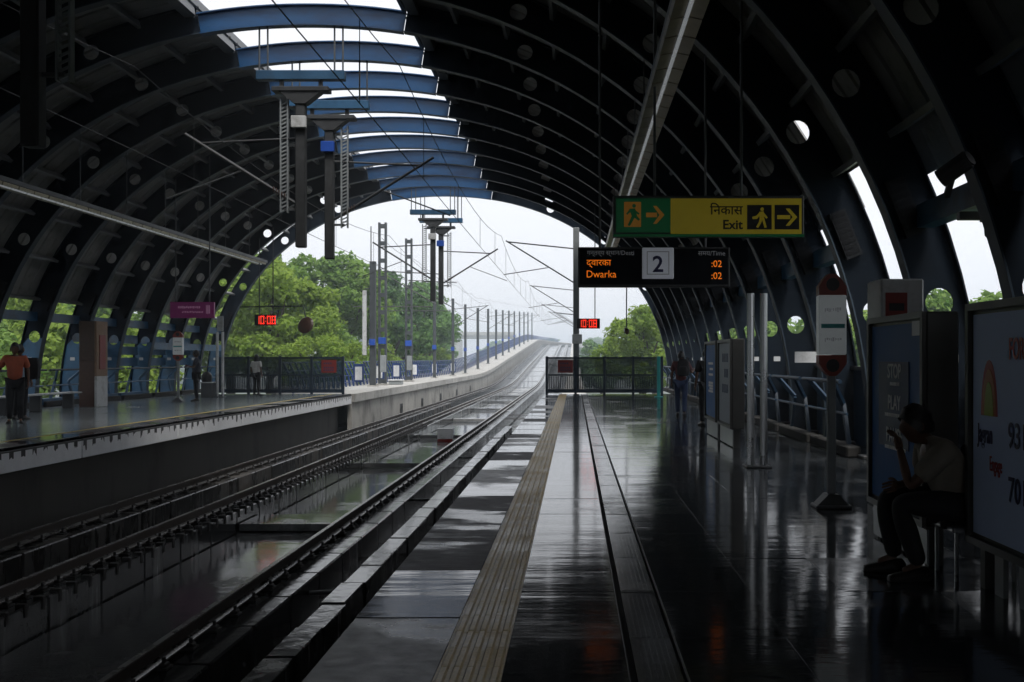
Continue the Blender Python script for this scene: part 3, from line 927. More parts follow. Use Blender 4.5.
flat('walking_figure', [disc(762, 209.4, 1.8), [(759, 212), (763.5, 211.5), (764, 219), (759.5, 219.5)], [(759.5, 218.5), (763, 218), (761, 223), (758, 228), (756, 227), (758.8, 222)], [(761.5, 218), (764, 218), (766.5, 227.5), (764.3, 228)], [(759.3, 212.5), (756, 216), (752, 217), (752.5, 219.3), (757, 219), (760, 215)], [(763.3, 212.5), (767.5, 217.5), (766.2, 219), (762.5, 215)]], M['exityellow'], Y - .016, Y - .0112)
flat('arrow', [[(777, 215.3), (790, 215.3), (790, 219.2), (777, 219.2)], [(785.5, 208.7), (789.3, 208.7), (797, 217.2), (789.3, 225.8), (785.5, 225.8), (792.5, 217.2)]], M['exityellow'], Y - .016, Y - .0112)
text('\u093f\u0928\u0915\u093e\u0938', .165, (px(742.5), Y - .008, pz(214.5)), FR, M['signblack'], ex, 'RIGHT', bold=.002)
text('Exit', .165, (px(742.5), Y - .008, pz(229)), FR, M['signblack'], ex, 'RIGHT', bold=.004)
for x in (655, 742):
    MB().tube([(px(x), Y + .06, pz(196)), (px(x), Y + .06, zin(px(x)) + .55)], .018, 8).build('hanger_rod', M['steel'], ex)

# train display
Y = 14.6; k = Y / 995.6
db = thing('train_display', 'black hanging departure board with amber lettering', 'display', (px(653), Y, pz(287)))
MB().bbox(px(578), px(730), Y, Y + .16, pz(287), pz(247), .01).build('case', M['darksteel'], db)
MB().box(px(580), px(728), Y - .005, Y - .001, pz(284.5), pz(249)).build('screen', M['ledface'], db)
text('\u0917\u0928\u094d\u0924\u0935\u094d\u092f \u0938\u094d\u0925\u093e\u0928/Desti', .095, (px(587), Y - .007, pz(255)), FR, M['greyprint'], db, sx=.95)
text('\u0938\u092e\u092f/Time', .095, (px(698), Y - .007, pz(255.5)), FR, M['greyprint'], db)
text('\u0926\u094d\u0935\u093e\u0930\u0915\u093e', .13, (px(586.5), Y - .007, pz(265.5)), FR, M['amberled'], db)
text('Dwarka', .15, (px(586), Y - .007, pz(277.5)), FR, M['amberled'], db, sx=.93)
text(':02', .14, (px(711), Y - .007, pz(267)), FR, M['amberled'], db, sx=.95)
text(':02', .14, (px(711), Y - .007, pz(279)), FR, M['amberled'], db, sx=.95)
pl2 = MB().bbox(px(642), px(673.5), Y - .05, Y - .006, pz(279), pz(248), .01).build('number_panel', M['plate2'], db)
m = MB()
for (a, b, c, d) in ((646.5, 669, 251.5, 252.5), (646.5, 669, 274, 275), (646.5, 647.5, 252.5, 274), (668, 669, 252.5, 274)):
    m.box(px(a), px(b), Y - .054, Y - .0505, pz(d), pz(c))
m.build('border', M['greyprint'], db)
text('2', .33, (px(657.7), Y - .052, pz(272)), FR, M['navyprint'], db, 'CENTER', bold=.006)
for x in (600, 706):
    MB().tube([(px(x), Y + .08, pz(247)), (px(x), Y + .08, zin(px(x)) + .55)], .018, 8).build('hanger_rod', M['steel'], db)

# station clocks: red seven-segment digits
SEG = {'0': 'abcdef', '1': 'bc', '8': 'abcdefg'}
def clock(x0, x1, y0, y1, Y, label, rods):
    global k
    k = Y / 995.6
    o = thing('platform_clock', label, 'clock', (px((x0 + x1) / 2), Y, pz(y1)), group='red digital clocks at the platform ends')
    MB().bbox(px(x0), px(x1), Y, Y + .14, pz(y1), pz(y0), .008).build('case', M['black'], o)
    W_, H_ = px(x1) - px(x0), pz(y0) - pz(y1)
    dh = H_ * .74; dw = dh * .46; th = dh * .12
    m = MB(); bx_ = px(x0) + W_ * .06; bz = pz(y1) + H_ * .13
    def seg(X, s_):
        q = {'a': (0, dw, dh - th, dh), 'd': (0, dw, 0, th), 'g': (0, dw, dh / 2 - th / 2, dh / 2 + th / 2), 'f': (0, th, dh / 2, dh), 'e': (0, th, 0, dh / 2), 'b': (dw - th, dw, dh / 2, dh), 'c': (dw - th, dw, 0, dh / 2)}[s_]
        m.box(X + q[0], X + q[1], Y - .006, Y - .001, bz + q[2], bz + q[3])
    X = bx_
    for ch in '10:08':
        if ch == ':':
            for z in (.28, .68): m.box(X, X + th, Y - .006, Y - .001, bz + dh * z, bz + dh * z + th)
            X += th + .032
        else:
            for s_ in SEG[ch]: seg(X, s_)
            X += dw + .036
    m.build('digits', M['redled'], o)
    for x, ztop in rods:
        MB().tube([(px(x), Y + .07, pz(y0)), (px(x), Y + .07, ztop)], .02, 6).build('hanger_rod', M['darksteel'], o)
clock(254.5, 275.5, 314.5, 325.5, 37.0, 'red digital clock hanging over the far platform end', ((258.8, 5.9), (272.5, 6.3)))
clock(577, 600, 318.5, 328.5, 36.0, 'red digital clock hanging beside the grey mast at the near platform', ((595, 6.9),))

# round mirrors hung over the platform ends
def mirror(x, y, r, Y, label, arm, faceang):
    global k
    k = Y / 995.6
    X, Z = px(x), pz(y)
    o = thing('platform_mirror', label, 'mirror', (X, Y, Z - r))
    m = MB(); m.smooth = False
    prof = [(.02, -.10), (r * .5, -.085), (r * .85, -.04), (r, 0), (r, .03), (r * .9, .04)]
    m.lathe((0, 0, 0), prof, 18, 'y')
    me = m.mesh('dish', M['darksteel'])
    me.materials[0] = M['brownstone']
    inst('dish', me, o, (X, Y, Z), (R(-18), 0, R(faceang)))
    m = MB().lathe((0, 0, 0), [(r * .87, .036), (r * .6, .075), (.02, .10)], 18, 'y')
    m.smooth = True
    inst('mirror_glass', m.mesh('mirror_glass', M['brightsteel']), o, (X, Y, Z), (R(-18), 0, R(faceang)))
    MB().tube([(X, Y, Z + r * .9)] + [(px(a), Y, pz(b)) for a, b in arm], .025, 6).build('bracket', M['darksteel'], o)
mirror(305.5, 325, .33, 37.5, 'round dark convex mirror hanging by the far platform gate', [(303, 306), (240, 307)], -18)
mirror(626.5, 331, .14, 37.0, 'small dark lamp on a cord above the near platform gate', [(626.5, 300), (627, 262)], 80)

# station name board (left)
k = 31 / 995.6; Y = 31
M['purple'] = pm('purple name board', (0.16, 0.015, 0.10), rough=.4, var=.1, emit=(.16, .015, .10), estr=.08)
M['pinkprint'] = pm('pale pink print', (0.5, 0.25, 0.4), rough=.4, var=.05, emit=(.5, .25, .4), estr=.08)
nb = thing('station_name_board', 'purple hanging station name board over the far platform', 'sign', (px(192), Y, pz(318)))
MB().bbox(px(170), px(214), Y, Y + .1, pz(318), pz(302), .008).build('board', M['purple'], nb)
m = MB()
for (a, b, c, d) in ((178, 200, 306, 308.5), (182, 203, 311, 313), (206, 210, 305, 314)):
    x = a
    while x < b - .3:
        w = random.uniform(.6, 1.6); m.box(px(x), px(min(b, x + w)), Y - .006, Y - .001, pz(d - random.uniform(0, .5)), pz(c + random.uniform(0, .5))); x += w + .5
m.build('lettering', M['pinkprint'], nb)
for x in (175, 209): MB().tube([(px(x), Y + .05, pz(302)), (px(x), Y + .05, zin(px(x)) + .5)], .02, 6).build('hanger_rod', M['steel'], nb)

# totem signs
M['totemwhite'] = pm('totem white face', (0.62, 0.64, 0.66), rough=.4, var=.06, emit=(.6, .66, .68), estr=.06)  # faint glow added to the face, which gets hardly any light
M['totemred'] = pm('totem red ends', (0.26, 0.03, 0.015), rough=.4, var=.1)
M['teal'] = pm('teal print', (0.02, 0.30, 0.30), rough=.4, var=.1)
def totem(X, Y, h, label, w=.30, ang=0):
    o = thing('totem_sign', label, 'sign', (X, Y, 0), group='totem signs on the platforms')
    m = MB().bbox(X - .17, X + .17, Y - .12, Y + .12, 0, .03, .008)
    m.prism([(X - .15, .03), (X + .15, .03), (X + .05, .13), (X - .05, .13)], 'y', Y - .09, Y + .09); m.build('base', M['steel'], o)
    MB().bbox(X - .04, X + .04, Y - .03, Y + .03, .13, h - .9, .01).build('post', M['palesteel'], o)
    z0, z1 = h - .76, h - .2
    MB().bbox(X - w / 2, X + w / 2, Y - .06, Y + .06, z0, z1, .01).build('panel', M['totemwhite'], o)
    for (za, zb, s_) in ((z1 + .003, h, 1), (h - .96, z0 - .003, -1)):
        pts = []
        flatz, tip = (za, zb) if s_ > 0 else (zb, za)
        pts = [(X - w / 2, flatz), (X + w / 2, flatz), (X + w / 2, flatz + .08 * s_), (X + w / 3.2, flatz + .15 * s_), (X + w / 8, tip), (X - w / 8, tip), (X - w / 3.2, flatz + .15 * s_), (X - w / 2, flatz + .08 * s_)]
        MB().prism(pts, 'y', Y - .055, Y + .055).build('end_piece', M['totemred'], o)
        zc = (flatz + tip) / 2
        MB().lathe((X, Y - .055, zc), [(.062, 0), (.062, -.006)], 14, 'y').build('roundel', M['black'], o)
    MB().box(X - w / 2 + .02, X + w / 2 - .02, Y - .066, Y - .0605, (z0 + z1) / 2 - .03, (z0 + z1) / 2 + .01).build('stripe', M['teal'], o)
    m = MB()
    for zz in (z0 + .12, z1 - .16):
        x = X - w * .3
        while x < X + w * .3:
            ww = random.uniform(.008, .02); q = random.uniform(.0, .02); m.box(x, min(x + ww, X + w * .32), Y - .065, Y - .0605, zz + q, zz + .045 - random.uniform(0, .012)); x += ww + random.choice((.004, .006, .014))
    m.build('lettering', M['greyprint'], o)
    return o
totem(2.42, 9.4, 2.2, 'tall white totem sign with red ends on the near platform', .26)
totem(-12.95, 32.5, 2.3, 'white totem sign with red ends on the far platform', .32)

# ================================================================== ADVERT BOARDS (near platform)
M['adframe'] = pm('grey board frame', (0.05, 0.05, 0.048), rough=.45, var=.2, metal=.3)
M['adblue'] = pm('dark blue poster', (0.03, 0.13, 0.36), rough=.55, var=.12, spec=.25)
M['adlilac'] = pm('pale lilac poster', (0.55, 0.66, 0.92), rough=.55, var=.05, spec=.25)
M['adgrey'] = pm('pale grey poster', (0.32, 0.36, 0.40), rough=.55, var=.1, spec=.25)
M['adnavy'] = pm('navy poster block', (0.012, 0.035, 0.10), rough=.55, var=.1)
M['printwhite'] = pm('white print', (0.6, 0.6, 0.62), rough=.4, var=.05)
M['printred'] = pm('red print', (0.42, 0.03, 0.04), rough=.4, var=.05)
M['printorange'] = pm('orange print', (0.50, 0.15, 0.04), rough=.4, var=.05)
M['printgreen'] = pm('lime print', (0.35, 0.42, 0.03), rough=.4, var=.05)
M['kick'] = pm('steel kick panel', (0.20, 0.21, 0.22), rough=.35, var=.25, metal=.6)
def board(X, ya, yb, z0, z1, face, label, depth=.22, kick=True):
    """poster case whose front faces the tracks; ya is the nearer end"""
    o = thing('advert_board', label, 'advert board', (X, (ya + yb) / 2, 0), group='advert boards along the near platform')
    MB().bbox(X, X + depth, ya, yb, z0, z1, .012).build('case', M['adframe'], o)
    MB().box(X - .006, X - .001, ya + .07, yb - .07, z0 + .07, z1 - .07).build('poster', face, o)
    m = MB()
    for (a, b, c, d) in ((ya, yb, z0, z0 + .045), (ya, yb, z1 - .045, z1), (ya, ya + .045, z0 + .046, z1 - .046), (yb - .045, yb, z0 + .046, z1 - .046)):
        m.box(X - .03, X - .001, a, b, c, d)
    m.build('frame', M['adframe'], o)
    for y in (ya + .1, (ya + yb) / 2, yb - .1):
        MB().box(X + .04, X + .14, y - .035, y + .035, 0, z0 - .001).build('leg', M['adframe'], o)
    if kick: MB().box(X + .015, X + .03, ya + .03, yb - .03, .02, z0 - .02).build('kick_panel', M['kick'], o)
    return o
# STOP / PLAY / PAUSE board
b1 = board(2.35, 6.66, 7.92, .27, 1.72, M['adblue'], 'dark blue advert board reading STOP PLAY PAUSE beside the seated man')
MB().box(2.337, 2.3435, 6.98, 7.66, .75, 1.38).build('poster_block', M['adnavy'], b1)
for i, (w_, z) in enumerate((('STOP', 1.26), ('PLAY', 1.03), ('PAUSE', .79))):
    text(w_, .15, (2.336, 7.29, z), SD, M['printwhite'], b1, 'CENTER', sx=.85, bold=.002)
    m = MB(); y = 7.5 - (.12 if i == 0 else 0)
    while y > 7.06 + (.1 if i == 0 else 0):
        w = random.uniform(.02, .06); m.box(2.334, 2.3365, y - w, y, z - .055, z - .03); y -= w + .012
    m.build('small_print', M['printwhite'], b1)
MB().box(2.335, 2.3435, 6.74, 6.9, 1.56, 1.66).build('torn_sticker', M['printwhite'], b1)
# Jagran board
b2 = board(2.45, 3.3, 6.18, .27, 1.74, M['adlilac'], 'pale lilac advert board reading Jagran with a rising sun emblem', kick=False)
def yy(x): return 2.45 * 995.6 / (x - 575)
def arch_poly(yc, z0, w, h, n=14):
    return [(yc + w * math.cos(math.pi * i / n), z0 + h * math.sin(math.pi * i / n)) for i in range(n + 1)]
yc = 5.87
for i, (w, h, mt) in enumerate(((.115, .33, 'printred'), (.095, .275, 'printorange'), (.062, .20, 'printgreen'))):
    MB().prism(arch_poly(yc - .004 * i, 1.065, w, h), 'x', 2.4435 - .003 * (i + 1), 2.4435 - .003 * i - .0005).build('sun_emblem', M[mt], b2)
text('Jagran', .155, (2.44, 6.03, .905), SD, M['navyprint'], b2, sx=.56, bold=.003)
text('Engage', .125, (2.44, 5.86, .745), SD, M['printred'], b2, sx=.5)
text('FOR', .17, (2.44, 5.60, 1.40), SD, M['printred'], b2, sx=.6, bold=.003)
text('9313', .2, (2.44, 5.61, .905), SD, M['navyprint'], b2, sx=.8, bold=.002)
text('7014', .2, (2.44, 5.61, .60), SD, M['navyprint'], b2, sx=.8, bold=.002)
for yb_ in np.arange(3.5, 6.1, .33):
    MB().box(2.50, 2.53, yb_, yb_ + .12, .0, .268).build('slat', M['kick'], b2)
# two smaller boards down the platform
b3 = board(2.46, 15.6, 17.0, .3, 1.72, M['adgrey'], 'pale grey advert board nearest the paired steel posts', depth=.2)
m = MB()
for z, c in ((1.35, 3), (1.1, 2), (.85, 3)):
    for i in range(c): m.box(2.448, 2.4535, 16.0 + i * .22, 16.0 + i * .22 + .12, z, z + .14)
m.build('print', M['adnavy'], b3)
b4 = board(2.46, 17.25, 18.7, .3, 1.72, M['adblue'], 'dark blue advert board behind the pale grey one', depth=.2)
m = MB()
for z in (1.3, 1.2, 1.1, .95, .9, .85, .8): m.box(2.448, 2.4535, 17.7, 18.3 - random.uniform(0, .2), z, z + .04)
m.build('print', M['printwhite'], b4)

# fire cabinet behind the blue board
fc = thing('fire_cabinet', 'white cabinet with red label behind the dark blue board', 'cabinet', (3.05, 9.5, 0))
MB().bbox(2.86, 3.26, 9.3, 9.75, 0, 2.15, .015).build('cabinet_body', M['offwhite'], fc)
MB().box(2.90, 3.10, 9.285, 9.299, 1.72, 2.02).build('red_label', M['red'], fc)
MB().box(2.93, 3.07, 9.28, 9.2845, 1.85, 1.92).build('print', M['signblack'], fc)

# paired steel posts (both platforms)
def posts(X, Y, h, label, mat, n=2, sp=.17):
    o = thing('paired_posts', label, 'posts', (X, Y, 0), group='paired steel posts on the platforms')
    for i in range(n):
        xx = X + (i - (n - 1) / 2) * sp
        MB().tube([(xx, Y, .03), (xx, Y, h)], .048, 12).build('post', mat, o)
        MB().bbox(xx - .08, xx + .08, Y - .16, Y + .16, 0, .03, .008).build('base_plate', M['steel'], o)
        m = MB()
        for s_ in (-1, 1): m.prism([(Y + s_ * .049, .03), (Y + s_ * .15, .03), (Y + s_ * .049, .16)], 'x', xx - .006, xx + .006)
        m.build('gusset', M['steel'], o)
    return o
posts(2.36, 12.9, 2.25, 'pair of bare steel posts beside the near platform boards', M['brightsteel'])
posts(-13.05, 36.6, 2.4, 'pair of white posts near the far platform gate', M['white'], 2, .2)

# small white wall notice on the right
nt = MB().box(3.6, 4.2, 16.3, 16.32, 1.34, 1.52).build('wall_notice', M['offwhite'], None, 'small white notice fixed on the near wall railing', 'notice')

# cctv and dome camera at the right
k = 9.0 / 995.6; Y = 9.0
cc = thing('cctv_camera', 'bulky cctv camera on a bracket high on the near rib', 'camera', (px(940), 8.9, pz(190)))
m = MB().tube([(px(930), 8.75, pz(184)), (px(951), 8.6, pz(168))], .085, 12); m.build('housing', M['darksteel'], cc)
MB().tube([(px(950.5), 8.61, pz(168.4)), (px(952.5), 8.59, pz(166.8))], .07, 12).build('lens', M['black'], cc)
MB().bar((px(941), 8.7, pz(178)), (px(946), 8.98, pz(196)), .05).build('bracket', M['darksteel'], cc)
bm2 = thing('crossbeam_lamp', 'small dark lamp hanging under the side beam between near ribs', 'lamp', (px(990) , 9.8, pz(238)))
k = 9.8 / 995.6
MB().bbox(px(958), px(1001), 9.75, 9.85, pz(220), pz(212), .01).build('crossbar', M['adframe'], bm2)
m = MB().tube([(px(980), 9.8, pz(221)), (px(986), 9.8, pz(222)), (px(986), 9.8, pz(226)), (px(994), 9.8, pz(226)), (px(994), 9.8, pz(220))], .012, 6); m.build('bracket', M['darksteel'], bm2)
m = MB().lathe((px(990), 9.8, pz(230.5)), [(.02, .05), (.05, .04), (.055, 0), (.05, -.05), (.02, -.08)], 12, 'z'); m.build('lamp_body', M['black'], bm2)

# ================================================================== END GATES
def meshmat():
    m = bpy.data.materials.new('dark perforated sheet'); m.use_nodes = True
    N, L = m.node_tree.nodes, m.node_tree.links
    b = N['Principled BSDF']; b.inputs['Base Color'].default_value = (.008, .035, .05, 1); b.inputs['Roughness'].default_value = .5
    n = N.new('ShaderNodeTexNoise'); n.inputs['Scale'].default_value = 3
    g = N.new('ShaderNodeNewGeometry'); L.new(g.outputs['Position'], n.inputs['Vector'])
    r = N.new('ShaderNodeMapRange'); r.inputs[3].default_value = .45; r.inputs[4].default_value = .68
    L.new(n.outputs['Fac'], r.inputs[0]); L.new(r.outputs[0], b.inputs['Alpha'])
    return m
M['gatemesh'] = meshmat()
def gate(x0, x1, label, signx, nb):
    o = thing('end_gate', label, 'gate', ((x0 + x1) / 2, YG, 0), group='platform end gates')
    H = 1.47
    xs = [x0 + (x1 - x0) * i / nb for i in range(nb + 1)]
    for x in xs: MB().bbox(x - .05, x + .05, YG - .05, YG + .05, 0, H + .04, .008).build('post', M['gate'], o)
    for a, b in zip(xs, xs[1:]):
        for z, hh in ((H - .06, .07), (.74, .06), (.06, .14)):
            MB().box(a + .051, b - .051, YG - .025, YG + .025, z, z + hh).build('rail', M['gate'], o)
        m = MB(); x = a + .1
        while x < b - .06:
            m.box(x - .012, x + .012, YG - .008, YG + .008, .201, .739); x += .09
        m.build('bar_infill', M['gate'], o)
        MB().box(a + .052, b - .052, YG + .010, YG + .013, .2, .739).build('mesh_sheet', M['gatemesh'], o)
        MB().box(a + .052, b - .052, YG + .010, YG + .013, .801, H - .061).build('mesh_sheet', M['gatemesh'], o)
        mid = (a + b) / 2
        MB().tube([(a + .06, YG + .03, 1.22), (mid, YG + .03, 1.05), (b - .06, YG + .03, 1.22)], .012, 6).build('chain', M['brightsteel'], o)
    MB().bbox(signx - .3, signx + .3, YG - .07, YG - .055, .86, 1.36, .004).build('warning_plate', M['red'], o)
    m = MB()
    for z, n in ((1.2, 4), (1.03, 5), (.93, 5)):
        for i in range(n): m.box(signx - .2 + i * .085, signx - .2 + i * .085 + .055, YG - .076, YG - .0705, z, z + .06)
    m.build('print', M['adnavy'], o)
    return o
gate(-1.12, 3.45, 'dark end gate with red warning plate on the near platform', -.38, 4)
gate(-14.2, -9.2, 'dark end gate with red warning plate on the far platform', -9.75, 4)
gp = MB().bbox(3.02, 3.14, 36.6, 36.72, 0, 1.5, .01); gp.box(2.93, 3.23, 36.5, 36.82, -.0, .02)
gp.build('bollard_post', M['teal'], None, 'slim teal post standing before the near platform gate', 'post')

# ================================================================== FURNITURE ON THE LEFT
pc = thing('brick_pillar', 'brown stone pillar with tan upper half on the far platform', 'pillar', (-14.1, 29, 0))
MB().bbox(-14.4, -13.95, 28.9, 29.55, 0, 1.35, .012).build('lower_shaft', M['brownstone'], pc)
MB().bbox(-14.4, -13.95, 28.9, 29.55, 1.352, 2.5, .012).build('upper_shaft', M['brownstone'], pc)  # shade on the front put in as darker stone than the side
MB().bbox(-13.945, -13.88, 28.88, 29.57, .9, 2.5, .01).build('tan_facing', M['tan'], pc)
MB().bbox(-13.945, -13.88, 28.88, 29.57, 0, .897, .01).build('pale_facing', M['offwhite'], pc)
MB().box(-13.879, -13.86, 29.05, 29.4, 1.1, 2.1).build('red_panel', M['red'], pc)
bn = thing('platform_bench', 'long pale bench with dark legs on the far platform', 'bench', (-14.4, 25.5, 0))
MB().bbox(-14.5, -14.1, 24.4, 28.5, .43, .47, .01).build('seat', M['offwhite'], bn)
for y in (24.8, 26.4, 28.1): MB().bbox(-14.45, -14.15, y - .05, y + .05, 0, .428, .01).build('leg', M['darksteel'], bn)
bi = thing('metal_bin', 'grey box seat by the white posts on the far platform', 'bin', (-13.45, 36.5, 0))
MB().bbox(-13.65, -13.25, 36.3, 36.7, 0, .52, .015).build('box', M['steel'], bi)
MB().bbox(-13.7, -13.2, 36.25, 36.75, .522, .56, .01).build('lid', M['white'], bi)
m = MB(); m.smooth = True
m.lathe((-13.5, 36.5, .56), [(.17, 0), (.2, .1), (.19, .24), (.12, .34), (.05, .38)], 12)
m.build('black_bag', M['black'], None, 'black bag sitting on the grey box on the far platform', 'bag')
# info panels on end ribs, far platform
k = 37 / 995.6
MB().bbox(px(217), px(223), 37, 37.05, pz(331), pz(316), .006).build('wall_notice', M['offwhite'], None, 'tall white notice on the rib by the far platform gate', 'notice')

# red and white marker on the centre walkway
mk = thing('track_marker', 'small white and red marker block between the tracks', 'marker', (-4.75, 36.5, -1.66))
MB().bbox(-5.05, -4.5, 36.5, 36.75, -1.658, -1.54, .01).build('lower_block', M['red'], mk)
MB().bbox(-5.05, -4.5, 36.5, 36.75, -1.538, -1.15, .01).build('upper_block', M['white'], mk)

# ================================================================== OVERHEAD LINE
def drop_post(Y, side, label, bottom=3.8, X=-5.9, arm=True):
    """hung from a canopy rib: rods, blue crossbeam, grey plate, tapered head and drop tube with its cantilever"""
    o = thing('overhead_drop_post', label, 'drop post', (X, Y, bottom), group='overhead line drop posts under the canopy')
    zc = 7.5
    MB().bbox(X - .95, X + .95, Y - .1, Y + .1, zc - .1, zc + .1, .01).build('crossbeam', M['rib'], o)
    for x in (X - .9, X - .72, X + .72, X + .9):
        MB().tube([(x, Y, zc + .1), (x, Y, zin(x) + .02)], .02, 6).build('hanger_rod', M['steel'], o)
    MB().bbox(X - .6, X + .62, Y - .16, Y + .16, zc - .36, zc - .26, .01).build('head_plate', M['darksteel'], o)
    for x in (X - .42, X + .42): MB().box(x - .04, x + .04, Y - .04, Y + .04, zc - .259, zc - .101).build('spacer', M['darksteel'], o)
    MB().prism([(X - .45, zc - .362), (X + .45, zc - .362), (X + .12, zc - .62), (X - .12, zc - .62)], 'y', Y - .13, Y + .13).build('tapered_head', M['darksteel'], o)
    MB().bbox(X - .105, X + .105, Y - .1, Y + .1, bottom, zc - .622, .02).build('drop_tube', M['darksteel'], o)
    cx = X + side * .36
    m = MB()
    for a in (-1, 1): m.box(cx + a * .075 - .012, cx + a * .075 + .012, Y - .05, Y + .05, bottom + .75, zc - .5)
    z = bottom + .78; fl = 1
    while z < zc - .58:
        m.bar((cx - .065, Y, z), (cx + .065, Y, z + .06), .02, .03); z += .085
    m.build('ladder_cage', M['palesteel'], o)
    for z in (bottom + .8, zc - .7): MB().box(min(X, cx), max(X, cx), Y - .02, Y + .02, z, z + .05).build('cage_bracket', M['steel'], o)
    MB().bbox(X - .17, X + .15, Y - .2, Y - .105, zc - 1.15, zc - .9, .01).build('terminal_box', M['boxblue'] if side > 0 else M['offwhite'], o)
    if not arm: return o
    # cantilever towards the track
    s_ = side
    tip = X + s_ * 2.5
    MB().tube([(X + s_ * .11, Y, bottom + .95), (tip, Y, bottom + 2.45)], .033, 8).build('diagonal_tube', M['darksteel'], o)
    MB().tube([(X + s_ * .11, Y, bottom + 2.35), (tip - s_ * .3, Y, bottom + 2.25)], .024, 8).build('top_tube', M['darksteel'], o)
    MB().tube([(X + s_ * 1.3, Y, bottom + 1.65), (X + s_ * 2.9, Y, bottom + 1.05)], .018, 6).build('steady_arm', M['steel'], o)
    m = MB()
    for i in range(5): m.lathe((X + s_ * (.35 + i * .06), Y, bottom + 1.105 + i * .037), [(.03, -.012), (.075, 0), (.03, .012)], 10, 'x')
    m.build('insulator', M['brownstone'], o)
    return o
drop_post(11.3, 1, 'near dark drop post with mesh cage at the upper left', X=-6.15, arm=False)
drop_post(RIBY[7], -1, 'drop post with white box and cage on its left side')
drop_post(RIBY[8], 1, 'drop post with blue box and cage on its right side')
drop_post(RIBY[15], -1, 'left of the two distant drop posts at the canopy mouth')
drop_post(RIBY[16], 1, 'right of the two distant drop posts at the canopy mouth')

def wire(a, z, s0, s1, spans, sag, r):
    m = MB(); pts = []
    n = int((s1 - s0) / 2)
    for i in range(n + 1):
        s_ = s0 + (s1 - s0) * i / n
        f = ((s_ - s0) % spans) / spans
        pts.append(Vector(P_at(s_)(a, z - sag * 4 * f * (1 - f))))
    return m.tube(pts, r, 5)
def catenary(a, label):
    o = thing('overhead_wires', label, 'wires', (a, 20, 3.9), group='overhead wires of the two tracks')
    wire(a, 6.1, -6, 280, 22, .55, .008).build('messenger_wire', M['darksteel'], o)
    wire(a, 4.75, -6, 280, 22, .02, .008).build('contact_wire', M['darksteel'], o)
    m = MB(); s_ = 2.0
    while s_ < 120:
        f = ((s_ + 6) % 22) / 22
        m.tube([P_at(s_)(a, 4.75), P_at(s_)(a, 6.1 - .55 * 4 * f * (1 - f))], .006, 4); s_ += 5.5
    m.build('droppers', M['darksteel'], o, kind='stuff')
catenary((R1 + R2) / 2, 'thin overhead wires above the left track')
catenary((R3 + R4) / 2, 'thin overhead wires above the right track')
ow = thing('feeder_wires', 'thin feeder wires running along the left masts', 'wires', (-10.2, 60, 6))
for z, a in ((6.3, -10.2), (5.6, -10.2), (7.6, -9.9)):
    wire(a, z, 51, 260, 11, .22, .012).build('wire', M['darksteel'], ow)

def plain_mast(s_, a, h, label, group, r=.11, box=True, arm=True):
    P = P_at(s_)
    x, y, z = P(a, 0)
    o = thing('line_mast', label, 'mast', (x, y, z), group=group)
    MB().bbox(x - r, x + r, y - r, y + r, z + .02, z + h, .02).build('mast', M['maststeel'] if a < -5 else M['palesteel'], o)
    MB().bbox(x - .25, x + .25, y - .25, y + .25, z, z + .06, .01).build('base', M['conc'], o)
    if box: MB().bbox(x - .15, x + .15, y - r - .09, y - r - .005, z + 2.1, z + 2.42, .01).build('blue_plate', M['boxblue'], o)
    if arm:
        d = 1 if a < -5 else -1
        MB().tube([(x, y, z + h - .9), (x + d * 2.9, y, z + h - .6)], .03, 6).build('top_tube', M['darksteel'], o)
        MB().tube([(x, y, z + h - 2.4), (x + d * 3.0, y, z + h - .55)], .032, 6).build('diagonal_tube', M['darksteel'], o)
        MB().tube([(x + d * 1.2, y, z + h - 1.7), (x + d * 3.1, y, z + h - 2.0)], .02, 6).build('steady_arm', M['darksteel'], o)
    return o
def lattice_mast(s_, a, h, label):
    P = P_at(s_); x, y, z = P(a, 0)
    o = thing('lattice_mast', label, 'mast', (x, y, z), group='tall lattice masts on the viaduct walkway')
    for s2 in (-1, 1): MB().box(x + s2 * .17 - .055, x + s2 * .17 + .055, y - .1, y + .1, z, z + h).build('channel', M['maststeel'], o)
    n = 9
    for i in range(n + 1):
        zz = z + .1 + (h - .4) * i / n
        MB().box(x - .114, x + .114, y - .09, y + .09, zz, zz + .22).build('batten', M['maststeel'], o)
    MB().bbox(x - .3, x + .3, y - .3, y + .3, z - .0, z + .08, .01).build('base', M['conc'], o)
    MB().bbox(x - .2, x + .2, y - .2, y - .11, z + 2.2, z + 2.55, .01).build('blue_plate', M['boxblue'], o)
    MB().bbox(x - .1, x + .22, y - .25, y - .11, z + .7, z + 1.6, .02).build('cabinet', M['palesteel'], o)
    MB().tube([(x, y, z + h - 2.6), (x + 3.0, y, z + h - 2.75)], .03, 6).build('top_tube', M['darksteel'], o)
    MB().tube([(x, y, z + h - 2.7), (x + 2.9, y, z + h - 4.4)], .03, 6).build('diagonal_tube', M['darksteel'], o)
    MB().tube([(x - 1.6, y, z + h - 4.5), (x + 2.6, y, z + h - 4.5)], .03, 6).build('cross_tube', M['darksteel'], o)
lattice_mast(53.3, -10.3, 8.7, 'tallest lattice mast, nearer of the two on the left walkway')
lattice_mast(62, -10.35, 8.9, 'farther lattice mast on the left walkway')
fm = plain_mast(51, -10.35, 6.4, 'dark square mast with white hanging panel before the lattice masts', 'square masts along the left walkway', .15, True, False)
MB().bbox(-10.85, -10.65, 50.8, 50.9, 1.6, 4.9, .01).build('hanging_panel', M['offwhite'], fm)
MB().bar((-10.75, 50.85, 5.0), (-10.3, 50.95, 5.0), .05).build('panel_bracket', M['darksteel'], fm)
MB().tube([(-10.45, 51, 6.4), (-10.45, 51, 8.2)], .03, 6).build('finial', M['steel'], fm)
